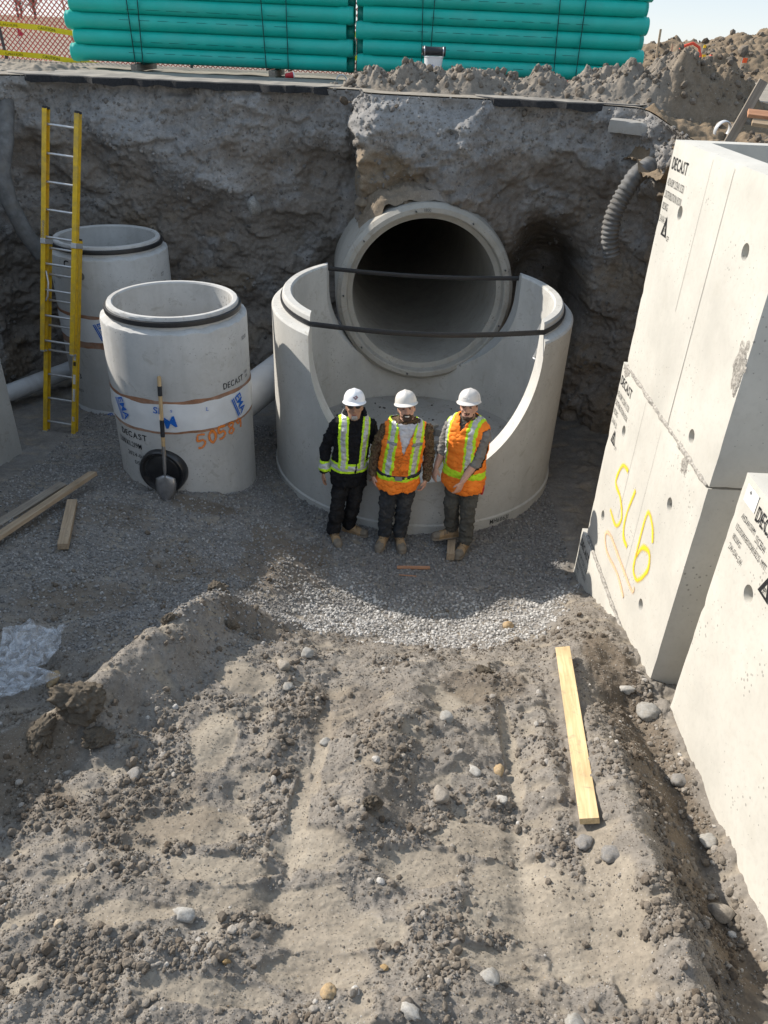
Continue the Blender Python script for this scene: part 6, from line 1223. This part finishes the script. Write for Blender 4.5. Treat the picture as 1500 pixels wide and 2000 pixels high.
def scatter(name, P, rot, scl, tone, mat, label, cat, sub=2, rough=0.35, freq=1.1, sharp=False):
    me = bpy.data.meshes.new(name); me.vertices.add(len(P)); me.vertices.foreach_set('co', np.asarray(P, np.float32).ravel())
    for nm, a in (('rot', rot), ('scl', scl)): at = me.attributes.new(nm, 'FLOAT_VECTOR', 'POINT'); at.data.foreach_set('vector', np.asarray(a, np.float32).ravel())
    at = me.attributes.new('tone', 'FLOAT', 'POINT'); at.data.foreach_set('value', np.asarray(tone, np.float32)); me.materials.append(mat)
    o = link(name, me); tag(o, label, cat, None, 'stuff')
    g = bpy.data.node_groups.new(name + '_nodes', 'GeometryNodeTree'); g.interface.new_socket('Geometry', in_out='INPUT', socket_type='NodeSocketGeometry'); g.interface.new_socket('Geometry', in_out='OUTPUT', socket_type='NodeSocketGeometry')
    N, L = g.nodes, g.links; gi = N.new('NodeGroupInput'); go = N.new('NodeGroupOutput'); join = N.new('GeometryNodeJoinGeometry')
    for k in range(5):
        ico = N.new('GeometryNodeMeshIcoSphere'); ico.inputs['Radius'].default_value = 1.0; ico.inputs['Subdivisions'].default_value = sub
        pos = N.new('GeometryNodeInputPosition'); add = N.new('ShaderNodeVectorMath'); add.operation = 'ADD'; add.inputs[1].default_value = (k * 7.3, k * 3.1, 0); L.new(pos.outputs[0], add.inputs[0])
        nz = N.new('ShaderNodeTexNoise'); nz.inputs['Scale'].default_value = freq; nz.inputs['Detail'].default_value = 3.0; L.new(add.outputs[0], nz.inputs['Vector'])
        sub_ = N.new('ShaderNodeMath'); sub_.operation = 'MULTIPLY_ADD'; sub_.inputs[1].default_value = rough * 3.0; sub_.inputs[2].default_value = 1 - rough * 1.5; L.new(nz.outputs['Fac'], sub_.inputs[0])
        sc = N.new('ShaderNodeVectorMath'); sc.operation = 'SCALE'; L.new(pos.outputs[0], sc.inputs[0]); L.new(sub_.outputs[0], sc.inputs['Scale'])
        sp = N.new('GeometryNodeSetPosition'); L.new(ico.outputs['Mesh'], sp.inputs['Geometry']); L.new(sc.outputs[0], sp.inputs['Position'])
        ss = N.new('GeometryNodeSetShadeSmooth'); ss.inputs['Shade Smooth'].default_value = not sharp; L.new(sp.outputs[0], ss.inputs['Geometry'])
        sm = N.new('GeometryNodeSetMaterial'); sm.inputs['Material'].default_value = mat; L.new(ss.outputs[0], sm.inputs['Geometry'])
        ti = N.new('GeometryNodeGeometryToInstance'); L.new(sm.outputs[0], ti.inputs[0]); L.new(ti.outputs[0], join.inputs[0])
    iop = N.new('GeometryNodeInstanceOnPoints'); L.new(gi.outputs[0], iop.inputs['Points']); L.new(join.outputs[0], iop.inputs['Instance']); iop.inputs['Pick Instance'].default_value = True
    for nm, sk, tp in (('rot', 'Rotation', 'FLOAT_VECTOR'), ('scl', 'Scale', 'FLOAT_VECTOR')):
        na = N.new('GeometryNodeInputNamedAttribute'); na.data_type = tp; na.inputs['Name'].default_value = nm
        if nm == 'rot':
            er = N.new('FunctionNodeEulerToRotation'); L.new(na.outputs['Attribute'], er.inputs[0]); L.new(er.outputs[0], iop.inputs[sk])
        else: L.new(na.outputs['Attribute'], iop.inputs[sk])
    L.new(iop.outputs[0], go.inputs[0]); md = o.modifiers.new('scatter', 'NODES'); md.node_group = g
    return o
R_ = np.random.RandomState(11)
def on_ground(n, x0, x1, y0, y1, screen=False):
    if screen:
        y = y0 * (y1 / y0) ** R_.rand(n); x = (R_.rand(n) * 2 - 1) * (0.75 + 0.58 * y) * 0.95; m = (x > x0) & (x < x1); return x[m], y[m]
    return R_.uniform(x0, x1, n), R_.uniform(y0, y1, n)
def euler(n): return R_.uniform(0, 6.28, (n, 3))
def shapes(n, r, flat=(0.55, 0.95)): return np.stack([r * R_.uniform(0.85, 1.35, n), r * R_.uniform(0.75, 1.05, n), r * R_.uniform(*flat, n)], -1)
def lay(n, tilt=0.5): return np.stack([R_.normal(0, tilt, n), R_.normal(0, tilt, n), R_.uniform(0, 6.28, n)], -1)
def outside(x, y):
    """not inside the manhole, risers or boxes"""
    return (np.hypot(x - MH[0], y - MH[1]) > MR + 0.01) & (np.hypot(x + 2.28, y - 7.85) > 0.74) & (np.hypot(x + 3.74, y - 10.22) > 0.74) & (seg_dist(x, y, [(1.366, 4.33), (1.185, 2.64)])[0] > 0.075) & (x < BX - 0.0) & (x > -4.2)
# crushed stone bed
x, y = on_ground(62000, -4.1, 2.0, 4.2, 9.6); g_ = gravelmask(x, y); p = np.where(x > -0.9, g_, np.clip(g_ * 1.0 + 0.1, 0, 0.9)) * (1 - 0.9 * brownmask(x, y)); m = (R_.rand(len(x)) < p) & outside(x, y); x, y = x[m], y[m]; n = len(x)
r = 0.0085 + 0.010 * R_.rand(n) ** 2; r = np.where(x < -1.1, r * 0.9, r)
lit_patch = S(-0.9, -0.6, x) * S(6.3, 5.6, y + 0.4 * fbm(x * 2, y * 2, 2, 300)); tone = np.clip(R_.beta(2.2, 2.4, n) * 0.85 + 0.46 * lit_patch + 0.06 * (x < -1.0) - 0.06, 0, 1)  # paler tone painted onto the sunlit part of the gravel
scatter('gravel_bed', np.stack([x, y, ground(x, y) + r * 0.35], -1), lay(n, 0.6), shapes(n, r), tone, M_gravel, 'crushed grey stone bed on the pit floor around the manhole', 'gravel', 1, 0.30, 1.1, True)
# pebbles in the dug earth of the foreground
x, y = on_ground(70000, -4.0, 1.98, 1.35, 5.6, True); mu = mudmask(x, y); gr = gravelmask(x, y); cl = S(-0.3, 0.5, fbm(x * 1.9, y * 1.9, 3, 51)); cl2 = S(0.0, 0.5, fbm(x * 3.3, y * 3.3, 3, 302))
p = (0.05 + 0.60 * cl ** 1.5 * (0.15 + 0.85 * cl2) + 0.30 * cl2 ** 2) * (1 - 0.88 * mu) * (1 - gr); m = (R_.rand(len(x)) < p) & outside(x, y); x, y = x[m], y[m]; n = len(x)
r = 0.0038 + 0.005 * R_.rand(n) ** 2 + 0.018 * R_.rand(n) ** 11; tone = np.clip(R_.beta(2, 2.6, n) + 0.15 * (r > 0.02), 0, 1)
scatter('earth_pebbles', np.stack([x, y, ground(x, y) + r * (0.35 * R_.rand(n) - 0.2)], -1), lay(n, 0.5), shapes(n, r), tone, M_peb, 'pale pebbles strewn through the earth of the foreground', 'pebbles', 2, 0.28, 1.3, True)
# crumbs and clods of soil
x, y = on_ground(60000, -4.0, 1.98, 1.3, 6.6, True); mu = mudmask(x, y); gr = gravelmask(x, y); cl = S(-0.25, 0.45, fbm(x * 1.9, y * 1.9, 3, 51))
p = (0.05 + 0.80 * cl ** 1.6) * (1 - 0.96 * mu) * (1 - 0.9 * gr); m = (R_.rand(len(x)) < p) & outside(x, y); x, y = x[m], y[m]; n = len(x)
r = 0.004 + 0.005 * R_.rand(n) ** 2 + 0.022 * R_.rand(n) ** 12; br = brownmask(x, y); tone = np.clip(R_.normal(0.55, 0.16, n) - 0.55 * br, 0, 1)
scatter('soil_crumbs', np.stack([x, y, ground(x, y) + r * 0.2], -1), euler(n), shapes(n, r, (0.7, 1.0)), tone, M_clod, 'crumbs and small clods of dug earth in the foreground', 'soil', 2, 0.42, 1.6, True)
# grit all over the loose ground
x, y = on_ground(120000, -4.0, 1.98, 1.3, 6.0, True); p = 0.75 - 0.45 * mudmask(x, y); m = (R_.rand(len(x)) < p) & outside(x, y); x, y = x[m], y[m]; n = len(x); r = 0.0016 * (0.6 + 0.4 * y) * R_.uniform(0.7, 1.5, n)
scatter('grit', np.stack([x, y, ground(x, y) + r * 0.2], -1), lay(n, 0.6), shapes(n, r), np.clip(R_.normal(0.45, 0.22, n), 0, 1), M_peb, 'fine grit over the earth of the foreground', 'grit', 1, 0.3, 1.2, True)
# debris lying along the foot of the boxes on the right
y = R_.uniform(1.4, 4.3, 650); x = BX - np.abs(R_.normal(0, 0.10, 650)) - 0.02; n = 650; r = 0.005 + 0.018 * R_.rand(n) ** 5
scatter('ditch_stones', np.stack([x, y, ground(x, y) + r * 0.3], -1), lay(n, 0.5), shapes(n, r), R_.beta(2, 2.4, n), M_peb, 'loose stones in the ditch along the right concrete boxes', 'stones', 2, 0.28, 1.3, True)
# clods on the berm, the right bank and the wall
nb = 1500; t_ = R_.rand(nb) * (len(BERM) - 1); bx0 = np.interp(t_, range(len(BERM)), [p_[0] for p_ in BERM]); by0 = np.interp(t_, range(len(BERM)), [p_[1] for p_ in BERM]) + R_.normal(-0.1, 0.28, nb); r = 0.008 + 0.045 * R_.rand(nb) ** 7
scatter('berm_clods', np.stack([bx0, by0, berm_z(bx0, by0) + r * 0.2], -1), euler(nb), shapes(nb, r, (0.7, 1)), np.clip(R_.normal(0.6, 0.2, nb), 0, 1), M_clod, 'clods of dry earth on the berm', 'soil', 2, 0.42, 1.5, True)
x = R_.uniform(3.7, 5.6, 1800); y = R_.uniform(6.3, 10.6, 1800); r = 0.008 + 0.045 * R_.rand(1800) ** 7
scatter('bank_clods', np.stack([x, y, bank_z(x, y) + r * 0.2], -1), euler(1800), shapes(1800, r, (0.7, 1)), np.clip(R_.normal(0.35, 0.2, 1800), 0, 1), M_clod, 'brown clods of earth on the right bank', 'soil', 2, 0.42, 1.5, True)
W = V.reshape(-1, 3); gf = gran.ravel(); vis = np.where((np.hypot(W[:, 0] - 0.42, W[:, 2] - 1.75) > 1.26) & (W[:, 1] > 8.3) & (R_.rand(len(W)) < (0.03 + 0.13 * gf)))[0]; n = len(vis); r = 0.006 + 0.010 * R_.rand(n) ** 2 + 0.03 * R_.rand(n) ** 12
scatter('wall_stones', W[vis], euler(n), shapes(n, r, (0.6, 1)), np.clip(R_.normal(0.35, 0.2, n) + 0.3 * gf[vis], 0, 1), M_clod_d, 'small stones and crumbs stuck in the earth wall', 'stones', 1, 0.4, 1.3, True)
hx = R_.uniform(5, 16.5, 1500); hy = R_.uniform(19, 24.5, 1500); r = 0.02 + 0.10 * R_.rand(1500) ** 5
scatter('heap_clods', np.stack([hx, hy, heap_z(hx, hy) + r * 0.2], -1), euler(1500), shapes(1500, r, (0.7, 1)), np.clip(R_.normal(0.4, 0.2, 1500), 0, 1), M_clod, 'clods of earth on the far spoil heap', 'soil', 1, 0.42, 1.5, True)

# ---- stones one can pick out
SM = [stone_mesh(k, plain('mat_stone_%d' % k, c, 0.85, 0.3, 0.22, 7, bmp=0.3, dirt=(0.25, 0.22, 0.18), dirt_amt=0.8), f, 0.36) for k, (c, f) in enumerate((((0.29, 0.28, 0.26), 0.62), ((0.21, 0.20, 0.19), 0.75), ((0.37, 0.355, 0.33), 0.55), ((0.30, 0.265, 0.225), 0.7), ((0.38, 0.27, 0.15), 0.65)))]
STN = [(0.40, 2.88, 0.062, 3, 'rounded tan cobble in the middle of the foreground right of the low ridge'), (0.76, 2.90, 0.034, 2, 'white pebble left of the pine board'), (1.14, 2.56, 0.052, 1, 'grey round cobble just below the end of the pine board'), (1.245, 2.45, 0.055, 1, 'dark cobble beside the round one below the pine board'), (0.56, 1.80, 0.05, 0, 'grey cobble near the bottom edge right of the middle'),
       (-0.85, 2.05, 0.048, 2, 'flat white stone lying on the smooth mud at the lower left'), (0.46, 3.48, 0.05, 0, 'pale oval cobble above the tan one in the foreground'), (-0.52, 4.27, 0.055, 0, 'pale cobble at the edge of the gravel bed'), (-0.66, 4.02, 0.06, 3, 'tan cobble left of the gravel edge'), (-0.60, 3.82, 0.045, 0, 'pale cobble below the gravel edge at the left'), (1.80, 4.05, 0.052, 2, 'whitish round stone on the slope beside the pine board'),
       (1.90, 3.83, 0.09, 0, 'large oval boulder wedged at the corner of the nearest box'), (1.16, 5.34, 0.055, 4, 'single brown stone on the grey gravel'), (-1.38, 2.95, 0.05, 1, 'grey cobble on the left slope below the mound'), (0.77, 3.13, 0.036, 4, 'orange brown stone between pebbles left of the pine board'), (0.62, 3.1, 0.04, 2, 'white oblong pebble in the middle of the pebbly patch'), (0.9, 1.62, 0.045, 0, 'pale cobble close to the bottom edge at the right'),
       (0.2, 1.60, 0.042, 2, 'broad whitish stone at the bottom edge'), (-0.3, 3.3, 0.04, 0, 'grey pebble on the smooth slope left of the low ridge'), (1.93, 2.75, 0.06, 0, 'oval stone in the ditch by the nearest box'), (1.90, 3.2, 0.055, 1, 'grey stone in the ditch below the nearest box'), (1.86, 2.35, 0.065, 3, 'brown stone in the ditch nearest the bottom right'), (-2.25, 3.86, 0.055, 4, 'rust brown stone lying on the plastic sheet'), (-0.15, 1.72, 0.04, 4, 'ochre stone at the bottom left of the middle'),
       (-1.55, 5.0, 0.04, 1, 'dark stone in the shade behind the mound'), (-0.75, 5.3, 0.035, 0, 'grey stone at the left border of the gravel bed')]
for k, (x, y, r, kind, lab) in enumerate(STN):
    o = link('stone', SM[kind], None, (x, y, gzf(x, y) + r * 0.28 + (0.05 if 'plastic' in lab else 0)), (rnd.uniform(-0.3, 0.3), rnd.uniform(-0.3, 0.3), rnd.uniform(0, 6))); o.scale = (r * 1.15, r, r); tag(o, lab, 'stone', 'stones lying on the earth')
M_clodbig = soil_mat('mat_big_clod', [], ((0.15, 0.125, 0.095), (0.22, 0.185, 0.145)), 2.5, 0.9)
def clod_mesh(seed):
    me = stone_mesh(seed, M_clodbig, 0.72, 0.45, 5); nv_ = len(me.vertices); c = np.zeros(nv_ * 3, np.float32); me.vertices.foreach_get('co', c); c = c.reshape(-1, 3).astype(float)
    k = 1 + 0.16 * fbm(c[:, 0] * 3 + c[:, 2] * 2.3, c[:, 1] * 3 - c[:, 2] * 1.7, 5, seed, 0.62) + 0.6 * lumps(c[:, 0] + 0.5 * c[:, 2], c[:, 1] + c[:, 2] * 0.8, 0.22, seed, 0.7); me.vertices.foreach_set('co', (c * k[:, None]).astype(np.float32).ravel()); me.update(); return me
CLM = [clod_mesh(20 + k) for k in range(3)]
for k, (x, y, r, lab) in enumerate(((-1.83, 3.34, 0.155, 'biggest clod of brown earth at the left below the plastic sheet'), (-1.66, 3.18, 0.075, 'smaller clod right of the biggest one'), (-1.98, 3.14, 0.085, 'dark clod in front of the biggest one'), (-1.5, 4.2, 0.055, 'clod in the shade at the foot of the left mound'), (0.78, 4.12, 0.055, 'brown clod just below the gravel bed'), (-1.12, 4.42, 0.055, 'clod sitting on top of the sunlit left mound'), (0.0, 2.72, 0.055, 'dark clod on the low middle ridge'), (-1.28, 4.72, 0.07, 'clod on the crest of the sunlit left mound'))):
    o = link('soil_clod', CLM[k % 3], None, (x, y, gzf(x, y) + r * 0.35), (rnd.uniform(-0.5, 0.5), rnd.uniform(-0.5, 0.5), rnd.uniform(0, 6))); o.scale = (r * 1.2, r, r); tag(o, lab, 'clod', 'large clods of earth')

n = 420; a = R_.uniform(0, 6.28, n); q = 1.45 * np.sqrt(R_.rand(n)); r = 0.004 + 0.016 * R_.rand(n) ** 4
scatter('mortar_crumbs', np.stack([MH[0] + q * np.cos(a), MH[1] + q * np.sin(a), 0.262 + 0 * a], -1), euler(n), shapes(n, r, (0.5, 0.9)), np.clip(R_.normal(0.25, 0.25, n), 0, 1), M_clod_d, 'crumbs of earth and mortar on the manhole floor', 'crumbs', 1, 0.35, 1.3, True)
# ---- plastic sheet
m, nt, b = new_mat('mat_clear_plastic', 0.10, 0.8); b.inputs['Base Color'].default_value = (0.86, 0.90, 0.96, 1); b.inputs['Transmission Weight'].default_value = 0.35; b.inputs['IOR'].default_value = 1.25
f = noise(nt, coords(nt), 14, 4, 0.6, 1.0); al = ramp(nt, f, [(0.35, 0.16), (0.66, 0.68)]); nt.links.new(al, b.inputs['Alpha']); M_clear = m
nu, nv = 90, 60; tk = [0, 0.35, 0.55, 0.62, 1.0]; XL = [-2.78, -2.74, -2.80, -2.88, -3.0]; XR = [-2.36, -2.34, -2.40, -2.16, -2.52]; YL = [4.42, 4.0, 3.8, 3.72, 3.35]; YR = [4.46, 4.02, 3.88, 3.82, 3.54]
T, U = np.meshgrid(np.linspace(0, 1, nu), np.linspace(0, 1, nv), indexing='ij'); X = np.interp(T, tk, XL) * (1 - U) + np.interp(T, tk, XR) * U + 0.03 * fbm(T * 6, U * 4, 3, 400); Y = np.interp(T, tk, YL) * (1 - U) + np.interp(T, tk, YR) * U + 0.03 * fbm(T * 5 + 3, U * 5, 3, 401)
Z = gmacro(X, Y) + 0.065 + 0.10 * np.abs(fbm(T * 3.5 + U * 2, U * 3.0 - T * 2, 3, 402)) + 0.03 * np.abs(fbm(T * 12, U * 12, 2, 403)) + 0.05 * np.exp(-((T - 0.58) / 0.06) ** 2)
o = link('plastic_sheet', grid_mesh('plastic_sheet', np.stack([X, Y, Z], -1).reshape(-1, 3), nu, nv, M_clear)); tag(o, 'crumpled clear plastic sheet lying on the ground at the left edge', 'plastic sheet')
